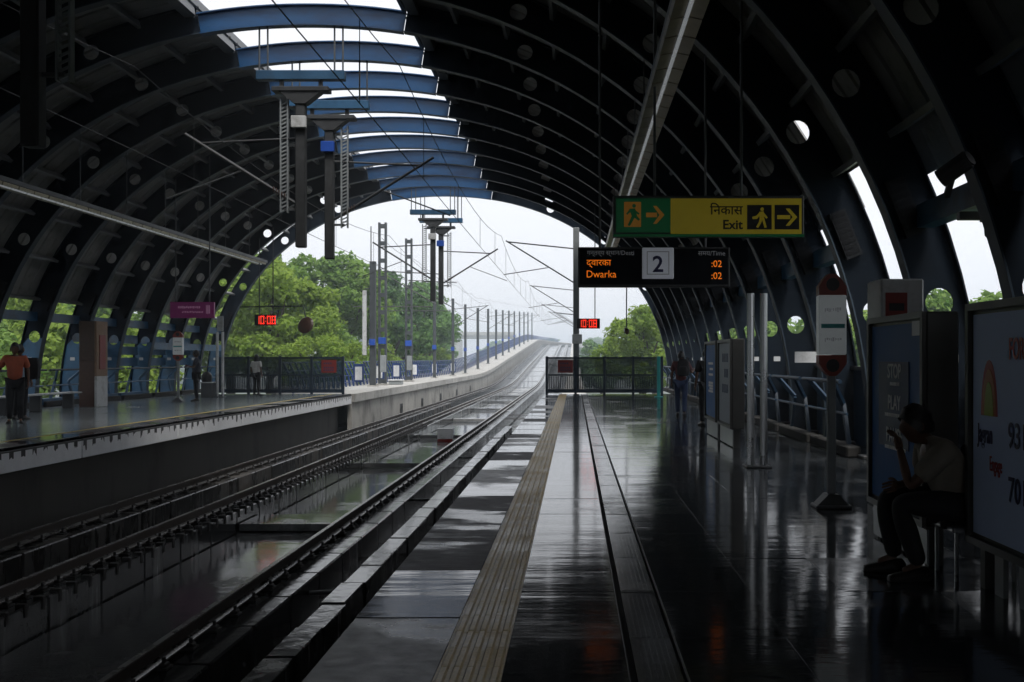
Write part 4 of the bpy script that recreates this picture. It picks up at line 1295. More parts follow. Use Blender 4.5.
for i, s_ in enumerate((73, 84, 93.5, 105.5, 118, 130, 142, 155, 169, 185, 201, 218, 238)):
    plain_mast(s_, -10.3, 6.5, '%s plain square mast beyond the lattice masts on the left walkway' % ORD[i], 'square masts along the left walkway', .11 + .02 * (s_ > 100), s_ < 200, i % 3 == 1)
for i, s_ in enumerate((42.5, 64, 86, 108, 131, 155, 180)):
    plain_mast(s_, .12 if i else .05, 6.7 if i else 7.0, ('thick grey mast standing behind the near platform gate' if i == 0 else '%s mast behind the thick grey one right of the tracks' % ORD[i]), 'masts right of the tracks', .13, False, True)
MB().bbox(-.12, .30, 42.25, 42.36, 2.05, 2.45, .01).build('white_box', M['white'], None, 'white box fixed on the thick grey mast', 'box')

# blue railing of the walkway
rl = thing('walkway_railing', 'blue outward leaning railing along the left viaduct walkway', 'railing', (-11.5, 60, 0))
post_me = MB().bar((.0, 0, 0), (-.1, 0, .55), .075, .1, (0, 1, 0)).bar((-.1, 0, .55), (-.42, 0, 1.25), .075, .1, (0, 1, 0)).mesh('post', M['bluerail'])
s_ = YG + 1
while s_ < 140:
    p = P_at(s_)(-11.45, 0)
    inst('post', post_me, rl, p)
    s_ += .85 if s_ < 80 else 1.2
for (dx, z, r) in ((-.42, 1.25, .035), (-.25, .9, .02), (-.1, .55, .025), (-.03, .22, .02)):
    MB().tube([P_at(q)(-11.45 + dx, z) for q in np.arange(YG + .6, 300, 3.0)], r, 6).build('rail', M['bluerail'], rl)
m = MB()
for q in np.arange(140, 300, 1.2):
    P = P_at(q); m.bar(P(-11.45, 0), P(-11.87, 1.25), .2, .1)
m.build('far_posts', M['bluerail'], rl, kind='stuff')
for q in (52, 57.5, 63, 70, 80, 92):
    P = P_at(q); x, y, z = P(-11.3, 0)
    b_ = MB().bbox(x - .28, x + .28, y - .03, y + .03, .2, 1.15, .01).build('blue_board', M['bluerail'], rl)
    MB().box(x - .18, x + .18, y - .038, y - .0305, .3, 1.0).build('white_sheet', M['white'], b_)
jn = thing('junction_cabinet', 'pale low cabinet on the left viaduct walkway', 'cabinet', (-10.0, 54.5, 0))
MB().bbox(-10.15, -9.45, 54.2, 54.8, .0, .22, .03).build('box', M['palesteel'], jn)
MB().bbox(-10.2, -9.4, 54.15, 54.85, .222, .27, .02).build('lid', M['white'], jn)

# ================================================================== TREES
leafA = leafmat('bright yellow green leaves', (0.12, 0.21, 0.025), (0.29, 0.40, 0.085), .55)
leafB = leafmat('mid green leaves', (0.085, 0.18, 0.035), (0.23, 0.35, 0.09), .5)
leafC = leafmat('dark blue green leaves', (0.065, 0.15, 0.055), (0.19, 0.32, 0.11), .45)
M['bark'] = pm('grey brown bark', (0.07, 0.055, 0.042), rough=.9, var=.35, scale=4, stretch=(2, 2, .4), bump=.4)
def crown_mesh(seed, mat, nl=11000, lobes=20, leaf=.2, rl=(.13, .27)):
    rg = np.random.default_rng(seed)
    # lobes: clumps at limb ends in a crown of radius 1 (x,y) and height 1
    C = []
    while len(C) < lobes:
        p = rg.uniform(-1, 1, 3)
        if np.linalg.norm(p) < .92 and np.linalg.norm(p) > .25: C.append(p * np.array([.86, .86, .80]))
    C = np.array(C); Rr = rg.uniform(rl[0], rl[1], lobes)
    w = Rr ** 2 / (Rr ** 2).sum()
    idx = rg.choice(lobes, nl, p=w)
    d = rg.normal(size=(nl, 3)); d /= np.linalg.norm(d, axis=1)[:, None]
    d[:, 2] = np.where(rg.random(nl) < .35, np.abs(d[:, 2]), d[:, 2])
    rad = Rr[idx] * (1 - .45 * rg.random(nl) ** 2.2) * (1 + .10 * rg.normal(size=nl))
    # bumpy lobes
    wob = 1 + .16 * np.sin(d[:, 0] * 6 + idx) * np.cos(d[:, 1] * 7 + 2 * idx) 
    pos = C[idx] + d * (rad * wob)[:, None] * np.array([1, 1, .8])
    nrm = d * .7 + rg.normal(size=(nl, 3)) * .55 + np.array([0, 0, .35]); nrm /= np.linalg.norm(nrm, axis=1)[:, None]
    a = np.cross(nrm, rg.normal(size=(nl, 3))); a /= np.linalg.norm(a, axis=1)[:, None]
    b = np.cross(nrm, a)
    sz = leaf * rg.uniform(.6, 1.35, nl) * .2
    A = a * sz[:, None]; B = b * (sz * .62)[:, None]
    droop = nrm * (sz * .25)[:, None]
    V = np.stack([pos - A - droop, pos + B * .9 , pos + A - droop, pos - B * .9], 1).reshape(-1, 3)
    me = bpy.data.meshes.new('crown')
    me.vertices.add(nl * 4); me.vertices.foreach_set('co', V.ravel())
    me.loops.add(nl * 4); me.loops.foreach_set('vertex_index', np.arange(nl * 4))
    me.polygons.add(nl); me.polygons.foreach_set('loop_start', np.arange(0, nl * 4, 4)); me.polygons.foreach_set('loop_total', np.full(nl, 4))
    me.materials.append(mat); me.update(); me.validate()
    return me, C
def trunk_mesh(C, seed):
    rg = random.Random(seed)
    m = MB()
    fork = Vector((rg.uniform(-.05, .05), rg.uniform(-.05, .05), -.75))
    m.tube([(0, 0, -2.6), (.02, .01, -1.6), fork], [.085, .06, .05], 8)
    for c in C[:9]:
        c = Vector(c)
        mid = fork.lerp(c, .5) + Vector((rg.uniform(-.08, .08), rg.uniform(-.08, .08), -.06))
        m.tube([fork, mid, c], [.038, .022, .008], 6)
    return m.mesh('trunk', M['bark'])
PROT = []
for i in range(5):
    me, C = crown_mesh(11 + i, leafA, nl=12500 if i < 3 else 9000, lobes=52 - 4 * i)
    PROT.append((me, trunk_mesh(C, i)))
_var = {}
def tree(x, y, ztop, rx, mat, proto, rot, label, group, rz=None):
    """crown top at height ztop, rooted in the ground at -9"""
    rz = rz or rx * .95
    zc = ztop - rz * .95
    o = thing('broadleaf_tree', label, 'tree', (x, y, -9), group=group)
    key = (proto, mat.name)
    if key not in _var:
        me = PROT[proto][0]
        if me.materials[0] != mat:
            me = me.copy(); me.materials[0] = mat
        _var[key] = me
    inst('crown', _var[key], o, (x, y, zc), (0, 0, rot), (rx, rx, rz))
    inst('trunk', PROT[proto][1], o, (x, y, zc), (0, 0, rot), (rx, rx, (zc + 9) / 2.6))
    return o
GL = 'trees left of the viaduct'
tree(-20.6, 69, 9.6, 4.8, leafB, 2, 5.9, 'rounded mid green tree topping the mass above the convex mirror', GL)
tree(-23.0, 66, 9.6, 5.6, leafA, 0, .3, 'tall bright green tree above the far platform gate', GL)
tree(-18.2, 60, 8.0, 4.6, leafA, 1, 1.2, 'bright yellow green tree behind the hanging convex mirror', GL)
tree(-17.3, 73, 9.6, 4.8, leafB, 2, 2.0, 'mid green tree rising between the clock and the lattice masts', GL)
tree(-13.9, 55, 3.6, 3.0, leafA, 3, .7, 'low yellow green tree just behind the dark square mast', GL)
tree(-15.9, 84, 9.4, 4.9, leafC, 1, 2.9, 'dark green tree behind the taller lattice mast', GL)
tree(-14.8, 96, 9.4, 4.4, leafC, 0, 4.1, 'dark blue green tree behind the farther lattice mast', GL)
tree(-14.6, 72, 2.8, 3.0, leafA, 4, 5.0, 'low bright shrub-like tree beside the blue walkway railing', GL)
tree(-16.4, 108, 8.2, 3.6, leafC, 2, .4, 'rightmost dark tree before the hazy flyover', GL)
tree(-27.5, 58, 7.4, 5.0, leafB, 4, 3.3, 'mid green tree half hidden by the last canopy rib', GL)
tree(-21.5, 49, 3.6, 4.0, leafA, 2, 5.3, 'bright low tree straight behind the far platform gate', GL)
tree(-15.8, 64, 4.0, 3.4, leafB, 0, 1.9, 'mid green tree under the wires by the dark mast', GL)
tree(-15.6, 89, 3.9, 3.3, leafB, 4, 2.5, 'low mid green tree under the dark tree by the masts', GL)
tree(-15.2, 101, 4.2, 3.2, leafA, 3, 1.5, 'low bright tree at the right foot of the dark trees', GL)
tree(-17.5, 122, 6.4, 3.8, leafC, 1, 3.6, 'last dark tree of the row before the flyover', GL)
GS = 'trees seen through the open left side'
for i, (x, y, zt, rx, mt, pr, lb) in enumerate((
        (-24.0, 24, 4.6, 4.6, leafA, 0, 'bright tree behind the man in the orange shirt'),
        (-23.5, 31.5, 4.4, 4.3, leafA, 1, 'bright tree seen through the bays left of the brown pillar'),
        (-24.5, 38.5, 4.8, 4.6, leafB, 3, 'mid green tree seen through the bays right of the brown pillar'),
        (-24.5, 46.5, 5.2, 4.6, leafA, 4, 'bright tree seen through the bays by the far totem sign'),
        (-30, 53, 6.6, 5.0, leafB, 2, 'mid green tree farthest left behind the last bays'))):
    tree(x, y, zt, rx, mt, pr, i * 1.3, lb, GS)
GR = 'trees right of the viaduct'
tree(10.6, 47, 4.7, 3.9, leafB, 3, 1.1, 'mid green tree filling the round hole beside the white notice', GR)
tree(17, 52, 5.0, 4.4, leafA, 0, 2.6, 'bright tree farthest right behind the near side wall', GR)
tree(4.7, 68, 5.6, 4.0, leafA, 1, 1.0, 'bright green tree behind the near platform gate', GR)
tree(9.0, 58, 4.8, 4.0, leafB, 0, 2.2, 'mid green tree at the edge of the right canopy rib', GR)
tree(7.4, 92, 7.2, 4.6, leafB, 3, .2, 'hazy green tree behind the bright tree right of the line', GR)
tree(3.4, 120, 4.6, 4.2, leafC, 2, 3.0, 'dim tree right beside the thick grey mast', GR)
tree(14, 24, 4.2, 4.4, leafA, 4, 4.0, 'green tree glimpsed through the near wall openings', GR)
tree(13.5, 36, 4.6, 4.4, leafB, 2, 5.0, 'darker tree glimpsed through the round rib holes', GR)
tree(13, 14, 3.6, 4.0, leafB, 1, 2.0, 'low tree glimpsed beside the white fire cabinet', GR)

# far, hazy background
M['farconc'] = pm('far concrete', (0.34, 0.34, 0.34), rough=.8, var=.15, scale=.05)
M['farwall'] = pm('far plaster', (0.36, 0.35, 0.33), rough=.8, var=.2, scale=.05)
M['farwin'] = pm('far window', (0.05, 0.06, 0.07), rough=.3, var=.2)
fo = thing('flyover', 'pale hazy flyover crossing behind the climbing tracks', 'flyover', (-40, 330, -9))
MB().sweep([(0, 0), (11, 0), (11, 1.3), (0, 1.3)], [(lambda a, z, q=q: (q, 330 + a + .08 * q, 8.2 + z)) for q in np.arange(-170, -18, 10)]).build('deck', M['farconc'], fo)
MB().sweep([(0, 0), (.3, 0), (.3, 1.1), (0, 1.1)], [(lambda a, z, q=q: (q, 329.6 + a + .08 * q, 9.2 + z)) for q in np.arange(-170, -18, 10)]).build('parapet', M['conctop'], fo)
for q in range(-160, -18, 28):
    MB().tube([(q, 335 + .08 * q, -9), (q, 335 + .08 * q, 8.2)], 1.2, 10).build('pier', M['farconc'], fo)
rb_ = random.Random(5)
for i, (x, y, w, h) in enumerate(((-75, 360, 20, 16), (-52, 385, 14, 18), (62, 390, 18, 20), (-122, 395, 12, 23), (45, 385, 14, 19), (30, 400, 16, 17), (-96, 370, 18, 20))):
    o = thing('apartment_block', ['wide low hazy block left of the flyover', 'tall hazy block among distant roofs', 'hazy flat roofed block farthest right', 'tallest hazy block farthest left', 'low hazy block behind the right hand trees', 'hazy block just right of the bend', 'hazy tall block behind the left hand trees'][i], 'building', (x, y, -9), group='hazy far buildings')
    MB().box(x - w / 2, x + w / 2, y, y + 14, -9, h - 9).build('wall', M['farwall'], o)
    MB().box(x - w / 5, x + w / 6, y + 3, y + 9, h - 8.99, h - 7).build('roof_room', M['farwall'], o)
    for zz in np.arange(h - 12, 3, -3.4):
        for xx in np.arange(x - w / 2 + 2, x + w / 2 - 2, 4):
            MB().box(xx, xx + 1.7, y - .12, y - .01, zz, zz + 1.6).build('window', M['farwin'], o)
# distant wood: one mass
me, C = crown_mesh(90, leafC, nl=26000, lobes=30, leaf=.30, rl=(.2, .36))
dw_v = []
V = np.empty(len(me.vertices) * 3); me.vertices.foreach_get('co', V); V = V.reshape(-1, 3)
parts_ = []
rg = np.random.default_rng(3)
for i in range(16):
    x, y = -190 + i * 20 + rg.uniform(-6, 6), 300 + rg.uniform(-50, 90)
    if -40 < x < 25: y = 400 + rg.uniform(0, 30)
    rr = rg.uniform(10, 16)
    parts_.append(V * np.array([rr, rr * .7, rg.uniform(9, 12)]) + np.array([x, y, -.5]))
big = np.concatenate(parts_)
nq = len(big) // 4
dm = bpy.data.meshes.new('distant_wood')
dm.vertices.add(nq * 4); dm.vertices.foreach_set('co', big.ravel())
dm.loops.add(nq * 4); dm.loops.foreach_set('vertex_index', np.arange(nq * 4))
dm.polygons.add(nq); dm.polygons.foreach_set('loop_start', np.arange(0, nq * 4, 4)); dm.polygons.foreach_set('loop_total', np.full(nq, 4))
dm.materials.append(leafC); dm.update()
inst('distant_wood', dm, None)
tag(bpy.data.objects['distant_wood'], 'far off belt of hazy trees along the horizon', 'wood', kind='stuff')

# ================================================================== PEOPLE
def skin_mesh(chains, sub=1):
    """chains: list of [(co, radius), ...]; equal coordinates are one joint. The first point is the root."""
    vs, rs, es, ix = [], [], [], {}
    for ch in chains:
        prev = None
        for co, r in ch:
            key = tuple(round(c, 4) for c in co)
            if key not in ix:
                ix[key] = len(vs); vs.append(co); rs.append(r)
            i = ix[key]
            if prev is not None and prev != i: es.append((prev, i))
            prev = i
    me = bpy.data.meshes.new('skin'); me.from_pydata(vs, es, [])
    o = bpy.data.objects.new('skin', me)
    sm = o.modifiers.new('skin', 'SKIN'); sm.use_smooth_shade = True
    for i, r in enumerate(rs):
        sv = me.skin_vertices[0].data[i]
        sv.radius = (r, r) if not isinstance(r, tuple) else r
        sv.use_root = (i == 0)
    if sub:
        ss = o.modifiers.new('sub', 'SUBSURF'); ss.levels = sub; ss.render_levels = sub
    return to_mesh(o)

def head_geo(m, c, yaw, pitch, r=.1):
    """egg shaped head with brow, nose, chin and ears; face looks along -Y before turning"""
    Rm = Matrix.Rotation(yaw, 3, 'Z') @ Matrix.Rotation(pitch, 3, 'X')
    c = Vector(c); vs, fs = [], []
    nu, nv = 18, 14
    for j in range(nv + 1):
        ph = math.pi * j / nv
        for i in range(nu):
            th = 2 * math.pi * i / nu
            x, y, z = math.sin(ph) * math.sin(th), -math.sin(ph) * math.cos(th), math.cos(ph)
            jaw = 1 - .28 * max(0, -z) ** 1.2
            X, Yv, Z = x * .78 * r * jaw, y * .98 * r * (1 - .12 * max(0, -z)), z * 1.2 * r
            if y < -.5:
                f = math.exp(-(x / .16) ** 2)
                Yv -= r * .24 * f * math.exp(-((z + .12) / .16) ** 2)          # nose
                Yv -= r * .07 * f * math.exp(-((z + .52) / .1) ** 2)           # lips
                Yv -= r * .10 * math.exp(-(x / .3) ** 2) * math.exp(-((z + .85) / .16) ** 2)   # chin
                for e in (-.36, .36): Yv += r * .11 * math.exp(-((x - e) / .16) ** 2) * math.exp(-((z - .06) / .1) ** 2)
            vs.append(c + Rm @ Vector((X, Yv, Z)))
    for j in range(nv):
        for i in range(nu):
            a, b = j * nu + i, j * nu + (i + 1) % nu
            fs.append((a, b, b + nu, a + nu))
    m.add(vs, fs)
    for s_ in (-1, 1):
        ev, ef = [], []
        for i in range(8):
            t = 2 * math.pi * i / 8
            for dx in (0, .18): ev.append(c + Rm @ (Vector((s_ * (.74 + dx), .08 + .16 * math.cos(t), -.05 + .3 * math.sin(t))) * r))
        for i in range(8): ef.append((2 * i, 2 * ((i + 1) % 8), 2 * ((i + 1) % 8) + 1, 2 * i + 1))
        ef.append(tuple(2 * i + 1 for i in range(8)))
        m.add(ev, ef)
def hair_geo(m, c, yaw, pitch, r=.1, long=False, seed=1):
    rg = random.Random(seed)
    Rm = Matrix.Rotation(yaw, 3, 'Z') @ Matrix.Rotation(pitch, 3, 'X')
    c = Vector(c); vs, fs = [], []
    nu, nv = 20, 10
    for j in range(nv + 1):
        for i in range(nu):
            th = 2 * math.pi * i / nu
            front = max(0, math.cos(th))
            phm = math.pi * (.62 - .26 * front) if not long else math.pi * (.66 - .30 * front)
            ph = phm * j / nv
            x, y, z = math.sin(ph) * math.sin(th), -math.sin(ph) * math.cos(th), math.cos(ph)
            k_ = 1.15 + rg.uniform(-.04, .07)
            X, Yv, Z = x * .80 * r * k_, y * 1.0 * r * k_, z * 1.22 * r * k_
            if long and front < .2 and j >= nv - 3:
                Z -= r * 1.3 * (j - nv + 4) / 4; X *= 1.1
            vs.append(c + Rm @ Vector((X, Yv, Z)))
    for j in range(nv):
        for i in range(nu):
            a, b = j * nu + i, j * nu + (i + 1) % nu
            fs.append((a, b, b + nu, a + nu))
    m.add(vs, fs)

def hand(wrist, palm, side, curl=.35, up=Vector((0, 0, 1))):
    """palm and five separate fingers as skin chains; palm direction from wrist to palm"""
    w, p = Vector(wrist), Vector(palm)
    d = (p - w).normalized()
    s_ = d.cross(up)
    s_ = s_.normalized() * side if s_.length > .1 else Vector((0, -1, 0)) * side
    n = s_.cross(d).normalized() * side
    ch = []
    knuck = w + d * .085
    for i, (off, ln) in enumerate(((-.03, .068), (-.01, .078), (.01, .074), (.03, .058))):
        b0 = w + d * .05 + s_ * off * .6
        k0 = knuck + s_ * off
        k1 = k0 + (d * math.cos(curl) - n * math.sin(curl)) * ln * .5
        k2 = k1 + (d * math.cos(curl * 2.3) - n * math.sin(curl * 2.3)) * ln * .5
        ch.append([(tuple(b0), .011), (tuple(k0), .0095), (tuple(k1), .0085), (tuple(k2), .007)])
    t0 = w + d * .03 - s_ * .02
    ch.append([(tuple(t0), .013), (tuple(t0 + d * .03 - s_ * .028), .011), (tuple(t0 + d * .062 - s_ * .034 - n * .012), .008)])
    return ch

def mat_simple(name, col, rough=.8):
    return pm(name, col, rough=rough, var=.2, scale=12, bump=.1, bscale=60)
SKIN = mat_simple('brown skin', (0.12, 0.06, 0.038), .55)
HAIR = mat_simple('black hair', (0.008, 0.007, 0.007), .5)
SHOE = mat_simple('dark shoe', (0.015, 0.013, 0.012), .5)

def person(label, x, y, h, yaw, shirt, trousers, pose='stand', arms=None, longhair=False, head=(0, 0), sleeve=.5, seed=1, lean=0):
    """yaw 0 faces the viewer (-Y)"""
    o = thing('person', label, 'person', (0, 0, 0))
    k_ = h / 1.72
    def S(p): return tuple(c * k_ for c in p)
    def Rr(r): return r * k_ if not isinstance(r, tuple) else (r[0] * k_, r[1] * k_)
    pel = (0, 0, .93); wa = (0, 0, 1.08); ch_ = (0, .01, 1.28); nk = (0, .01, 1.45); hd = (0, -.01, 1.60)
    hips = {s_: (s_ * .09, 0, .88) for s_ in (-1, 1)}
    knee = {s_: (s_ * .10, -.02, .49) for s_ in (-1, 1)}
    ank = {s_: (s_ * .105, .02, .09) for s_ in (-1, 1)}
    toe = {s_: (s_ * .125, -.15, .035) for s_ in (-1, 1)}
    sh = {s_: (s_ * .185, .01, 1.40) for s_ in (-1, 1)}
    el = {s_: (s_ * .245, .03, 1.12) for s_ in (-1, 1)}
    wr = {s_: (s_ * .255, -.03, .87) for s_ in (-1, 1)}
    if pose == 'stride':
        knee[1] = (.10, -.10, .50); ank[1] = (.1, -.12, .09); toe[1] = (.11, -.29, .035)
        knee[-1] = (-.10, .05, .49); ank[-1] = (-.1, .20, .11); toe[-1] = (-.11, .06, .035)
    if pose == 'sit':
        pel = (0, 0, .47); wa = (0, -.05, .59); ch_ = (0, -.13, .755); nk = (0, -.225, .875); hd = (0, -.305, .985)
        hips = {s_: (s_ * .10, -.03, .47) for s_ in (-1, 1)}
        knee = {s_: (s_ * .14, -.47, .50) for s_ in (-1, 1)}
        ank = {1: (.13, -.33, .10), -1: (-.14, -.40, .10)}
        toe = {1: (.15, -.51, .035), -1: (-.16, -.58, .035)}
        sh = {s_: (s_ * .19, -.18, .84) for s_ in (-1, 1)}
        el = {1: (.22, -.42, .70), -1: (-.27, -.20, .68)}
        wr = {1: (.10, -.44, .95), -1: (-.12, -.36, .60)}
    if arms:
        for s_, (e, w_) in arms.items(): el[s_] = e; wr[s_] = w_
    legs = [[(pel, .13), (hips[s_], .092), (tuple((a + b) / 2 for a, b in zip(hips[s_], knee[s_])), .078), (knee[s_], .056), (tuple(a * .65 + b * .35 for a, b in zip(knee[s_], ank[s_])), .056), (ank[s_], .036), (tuple(a + (b - a) * .62 for a, b in zip(ank[s_], toe[s_])), .026)] for s_ in (-1, 1)]
    tors = [[(pel, .13), (wa, .125), (ch_, .145), (nk, .06), (tuple(a * .6 + b * .4 for a, b in zip(nk, hd)), .055)]]
    armc = [[(ch_, .145), (sh[s_], .062), (tuple((a + b) / 2 for a, b in zip(sh[s_], el[s_])), .05), (el[s_], .039), (wr[s_], .027)] for s_ in (-1, 1)]
    scl = lambda chs, f=1.0, add=0.0: [[(S(c), (r * f + add) * k_) for c, r in q] for q in chs]
    yawm = Matrix.Rotation(yaw, 4, 'Z')
    T = Matrix.Translation((x, y, 0)) @ yawm
    parts = []
    # body: one mesh (limbs, torso, hands, head)
    bme = skin_mesh(scl(tors + legs + armc, .93), 1)
    mb = MB(); mb.smooth = True
    mb.add([v.co for v in bme.vertices], [tuple(p.vertices) for p in bme.polygons])
    for s_ in (-1, 1):
        w_ = Vector(wr[s_]); e = Vector(el[s_])
        d = (w_ - e).normalized()
        for q in hand(w_ - d * .01, w_ + d * .08, s_, .5, Vector((s_, 0, .2)) if pose != 'sit' else Vector((s_ * .3, 1, .2))):
            hm = skin_mesh(scl([[(tuple(c), r) for c, r in q]]), 1)
            mb.add([v.co for v in hm.vertices], [tuple(p.vertices) for p in hm.polygons])
        pm_ = skin_mesh(scl([[(tuple(w_ - d * .02), .027), (tuple(w_ + d * .04), (.036, .018)), (tuple(w_ + d * .085), (.040, .014))]]) if False else [[(S(tuple(w_ - d * .02)), .027 * k_), (S(tuple(w_ + d * .04)), .030 * k_), (S(tuple(w_ + d * .08)), .026 * k_)]], 1)
        mb.add([v.co for v in pm_.vertices], [tuple(p.vertices) for p in pm_.polygons])
    head_geo(mb, S(hd), head[0], head[1], .1 * k_)
    body = bpy.data.objects.new('body', mb.mesh('body', SKIN)); parts.append(body)
    # clothing
    def cloth(name, chains, mt):
        me = skin_mesh(chains, 2)
        for p in me.polygons: p.use_smooth = True
        me.materials.clear(); me.materials.append(mt)
        c_ = bpy.data.objects.new(name, me); parts.append(c_)
    sl = []
    for s_ in (-1, 1):
        mid = tuple(a + (b - a) * min(1, sleeve * 1.6) for a, b in zip(sh[s_], el[s_]))
        q = [(ch_, .165), (sh[s_], .08), (mid, .068)]
        if sleeve > .9: q += [(el[s_], .055), (tuple(a + (b - a) * .9 for a, b in zip(el[s_], wr[s_])), .042)]
        sl.append(q)
    hem = tuple(a + (b - a) * 1.35 for a, b in zip(wa, pel)) if pose != 'sit' else pel
    cloth('shirt', scl([[(ch_, .165), (wa, .15), (hem, .15)], [(ch_, .165), (tuple(a + (b - a) * .75 for a, b in zip(ch_, nk)), .09)]] + sl, 1.0, .004), shirt)
    cloth('trousers', scl([[(pel, .142)] + [(c, r + .016) for c, r in lg[1:5]] + [(tuple(a + (b - a) * 1.02 for a, b in zip(lg[3][0], lg[5][0])), .054)] for lg in legs], 1.0, .003), trousers)
    for s_ in (-1, 1):
        m = MB(); m.smooth = True
        a, t_ = Vector(S(ank[s_])), Vector(S(toe[s_]))
        d = (t_ - a); d.z = 0; d.normalize()
        sd_ = Vector((-d.y, d.x, 0))
        ring = []
        for (f, w_, hh) in ((-.07, .03, .06), (-.05, .038, .085), (.02, .042, .09), (.09, .046, .06), (.16, .045, .045), (.2, .03, .035)):
            for (cc_, zz) in ((-1, 0), (-1, .5), (-.5, 1), (.5, 1), (1, .5), (1, 0)):
                q = Vector((a.x, a.y, 0)) + d * f * k_ + sd_ * cc_ * w_ * k_ + Vector((0, 0, .002 + zz * hh * k_ + (max(0, a.z - .1 * k_))))
                ring.append(q)
        fs = []
        for i in range(5):
            for j in range(6): fs.append((i * 6 + j, i * 6 + (j + 1) % 6, (i + 1) * 6 + (j + 1) % 6, (i + 1) * 6 + j))
        fs += [tuple(range(6)), tuple(range(30, 36))]
        m.add(ring, fs)
        parts.append(bpy.data.objects.new('shoe', m.mesh('shoe', SHOE)))
    m = MB(); m.smooth = True
    hair_geo(m, S(hd), head[0], head[1], .1 * k_, longhair, seed)
    parts.append(bpy.data.objects.new('hair', m.mesh('hair', HAIR)))
    o.location = (x, y, 0); o.rotation_euler = (0, 0, yaw)
    for p in parts:
        COL.objects.link(p); p.parent = o
    WLOC[o.name] = Vector((x, y, 0))
    return o
def backpack(x, y, z, yaw, mat, label, h=.46):
    m = MB(); m.smooth = True
    vs, fs = [], []
    prof = [(.0, .10, .05), (.03, .145, .085), (.2, .155, .105), (.36, .14, .085), (.44, .10, .05)]
    n = 14
    for (zz, a, b) in prof:
        for i in range(n):
            t = 2 * math.pi * i / n
            c_, s_ = math.cos(t), math.sin(t)
            vs.append((a * math.copysign(abs(c_) ** .6, c_), b * math.copysign(abs(s_) ** .6, s_), zz * h / .46))
    for j in range(len(prof) - 1):
        for i in range(n): fs.append((j * n + i, j * n + (i + 1) % n, (j + 1) * n + (i + 1) % n, (j + 1) * n + i))
    fs += [tuple(range(n)), tuple((len(prof) - 1) * n + i for i in range(n))]
    m.add(vs, fs)
    o = inst('backpack', m.mesh('backpack', mat), None, (x, y, z), (0, 0, yaw))
    p = MB(); p.smooth = True
    p.add([(v[0] * .7, v[1] * .45 + .10, v[2] * .5 + .04) for v in vs], fs)
    pk = bpy.data.objects.new('front_pocket', p.mesh('front_pocket', mat)); COL.objects.link(pk); pk.parent = o
    for s_ in (-1, 1):
        st = MB().tube([(s_ * .09, -.06, .42), (s_ * .10, -.16, .46), (s_ * .12, -.28, .34), (s_ * .12, -.26, .16), (s_ * .10, -.10, .05)], .016, 6)
        so = bpy.data.objects.new('strap', st.mesh('strap', mat)); COL.objects.link(so); so.parent = o
    return tag(o, label, 'backpack')
c_orange = mat_simple('orange shirt', (0.42, 0.10, 0.05)); c_dark = mat_simple('dark trousers', (0.012, 0.012, 0.015))
c_blue = mat_simple('pale blue shirt', (0.30, 0.42, 0.55)); c_white = mat_simple('white top', (0.6, 0.58, 0.56))
c_jean = mat_simple('blue jeans', (0.025, 0.045, 0.11)); c_grey = mat_simple('grey navy shirt', (0.025, 0.03, 0.045))
c_maroon = mat_simple('maroon jacket', (0.10, 0.03, 0.03)); c_beige = mat_simple('beige shirt', (0.24, 0.21, 0.17))
c_bag = mat_simple('black bag cloth', (0.012, 0.012, 0.014)); c_black = mat_simple('black top', (0.008, 0.008, 0.01))
person('man in orange shirt and dark trousers standing on the far platform', -12.15, 21.6, 1.74, R(25), c_orange, c_dark, 'stand', {-1: ((-.30, .05, 1.15), (-.33, -.16, 1.05))}, seed=2)
person('person in pale blue shirt half hidden behind the man in orange', -12.83, 23.0, 1.72, R(180), c_blue, c_dark, seed=3)
backpack(-11.98, 21.98, .95, R(25), c_bag, 'dark backpack beside the man in the orange shirt', .5)
person('person in dark clothes standing by the far totem sign', -12.55, 33.0, 1.68, R(-70), c_grey, c_dark, 'stand', {1: ((.25, -.08, 1.15), (.16, -.27, 1.2))}, seed=4)
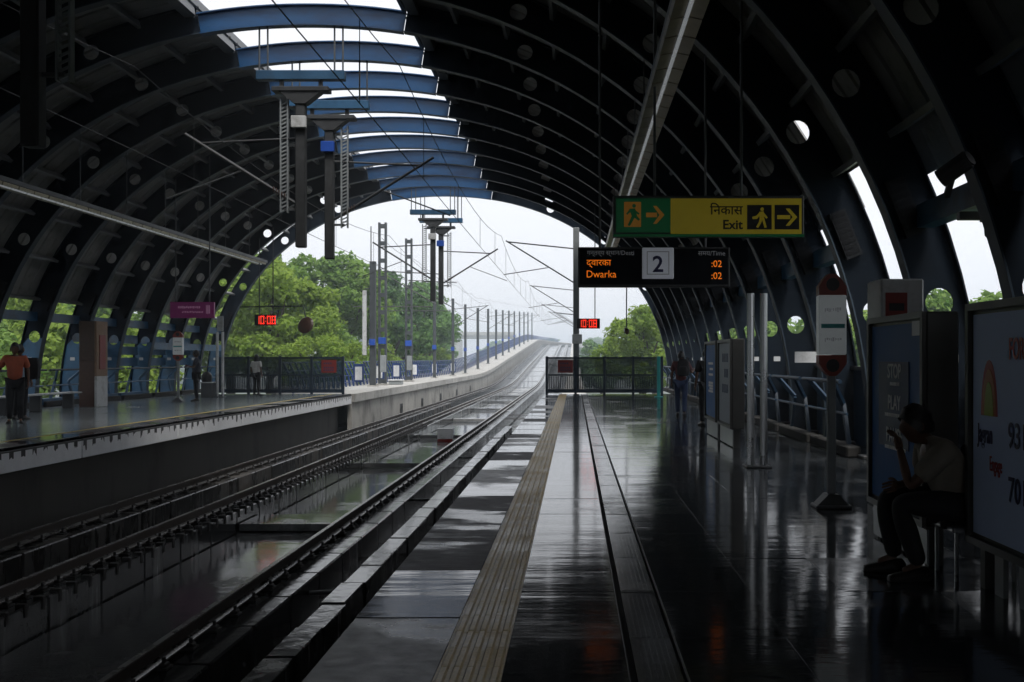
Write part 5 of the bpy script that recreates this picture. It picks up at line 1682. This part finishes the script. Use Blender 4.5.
person('woman with long hair in white top by the far platform gate', -12.35, 38.6, 1.56, R(160), c_white, c_dark, longhair=True, seed=5)
person('person in maroon jacket and jeans standing with back to the viewer on the near platform', 2.62, 24.6, 1.58, R(170), c_maroon, c_jean, 'stride', {-1: ((-.28, -.06, 1.15), (-.32, -.24, 1.22))}, seed=6)
backpack(2.66, 24.44, .98, R(-10) + math.pi, c_bag, 'black backpack worn over the maroon jacket', .44)
person('person in black clothes half hidden behind the dark blue advert board', 2.78, 21.0, 1.62, R(190), c_black, c_dark, seed=8)
# seated man, chin on hand, facing the tracks
person('man in beige shirt seated with chin on hand on the near platform', 2.50, 6.42, 1.70, R(-90), c_beige, c_dark, 'sit', {1: ((.19, -.41, .60), (.05, -.43, .845)), -1: ((-.26, -.18, .60), (-.10, -.38, .585))}, head=(R(0), R(6)), seed=9, sleeve=.5)
sb = thing('steel_bench', 'narrow steel bench under the seated man', 'bench', (2.6, 6.42, 0))
MB().bbox(2.36, 2.8, 6.22, 6.64, .31, .345, .01).build('seat', M['brightsteel'], sb)
for xx, y_ in ((2.40, 6.26), (2.76, 6.26), (2.40, 6.60), (2.76, 6.60)):
    MB().tube([(xx, y_, 0), (xx, y_, .31)], .014, 6).build('leg', M['brightsteel'], sb)
backpack(2.60, 6.42, .5, R(90), c_bag, 'dark bag strapped on the seated man', .4)

# ================================================================== HAZE
hz = bpy.data.materials.new('damp air'); hz.use_nodes = True
N, L = hz.node_tree.nodes, hz.node_tree.links
for nd in list(N):
    if nd.type == 'BSDF_PRINCIPLED': N.remove(nd)
out = [nd for nd in N if nd.type == 'OUTPUT_MATERIAL'][0]
pv = N.new('ShaderNodeVolumePrincipled')
pv.inputs['Color'].default_value = (0.80, 0.90, 1.0, 1)
pv.inputs['Density'].default_value = 0.0017
pv.inputs['Anisotropy'].default_value = 0.0
L.new(pv.outputs[0], out.inputs['Volume'])
hb = MB().box(-700, 700, -250, 700, -10.5, 16.5)
hb.build('haze', hz, None, 'pale damp air over the whole scene', None, kind='stuff')

bpy.data.scenes.remove(_ws)
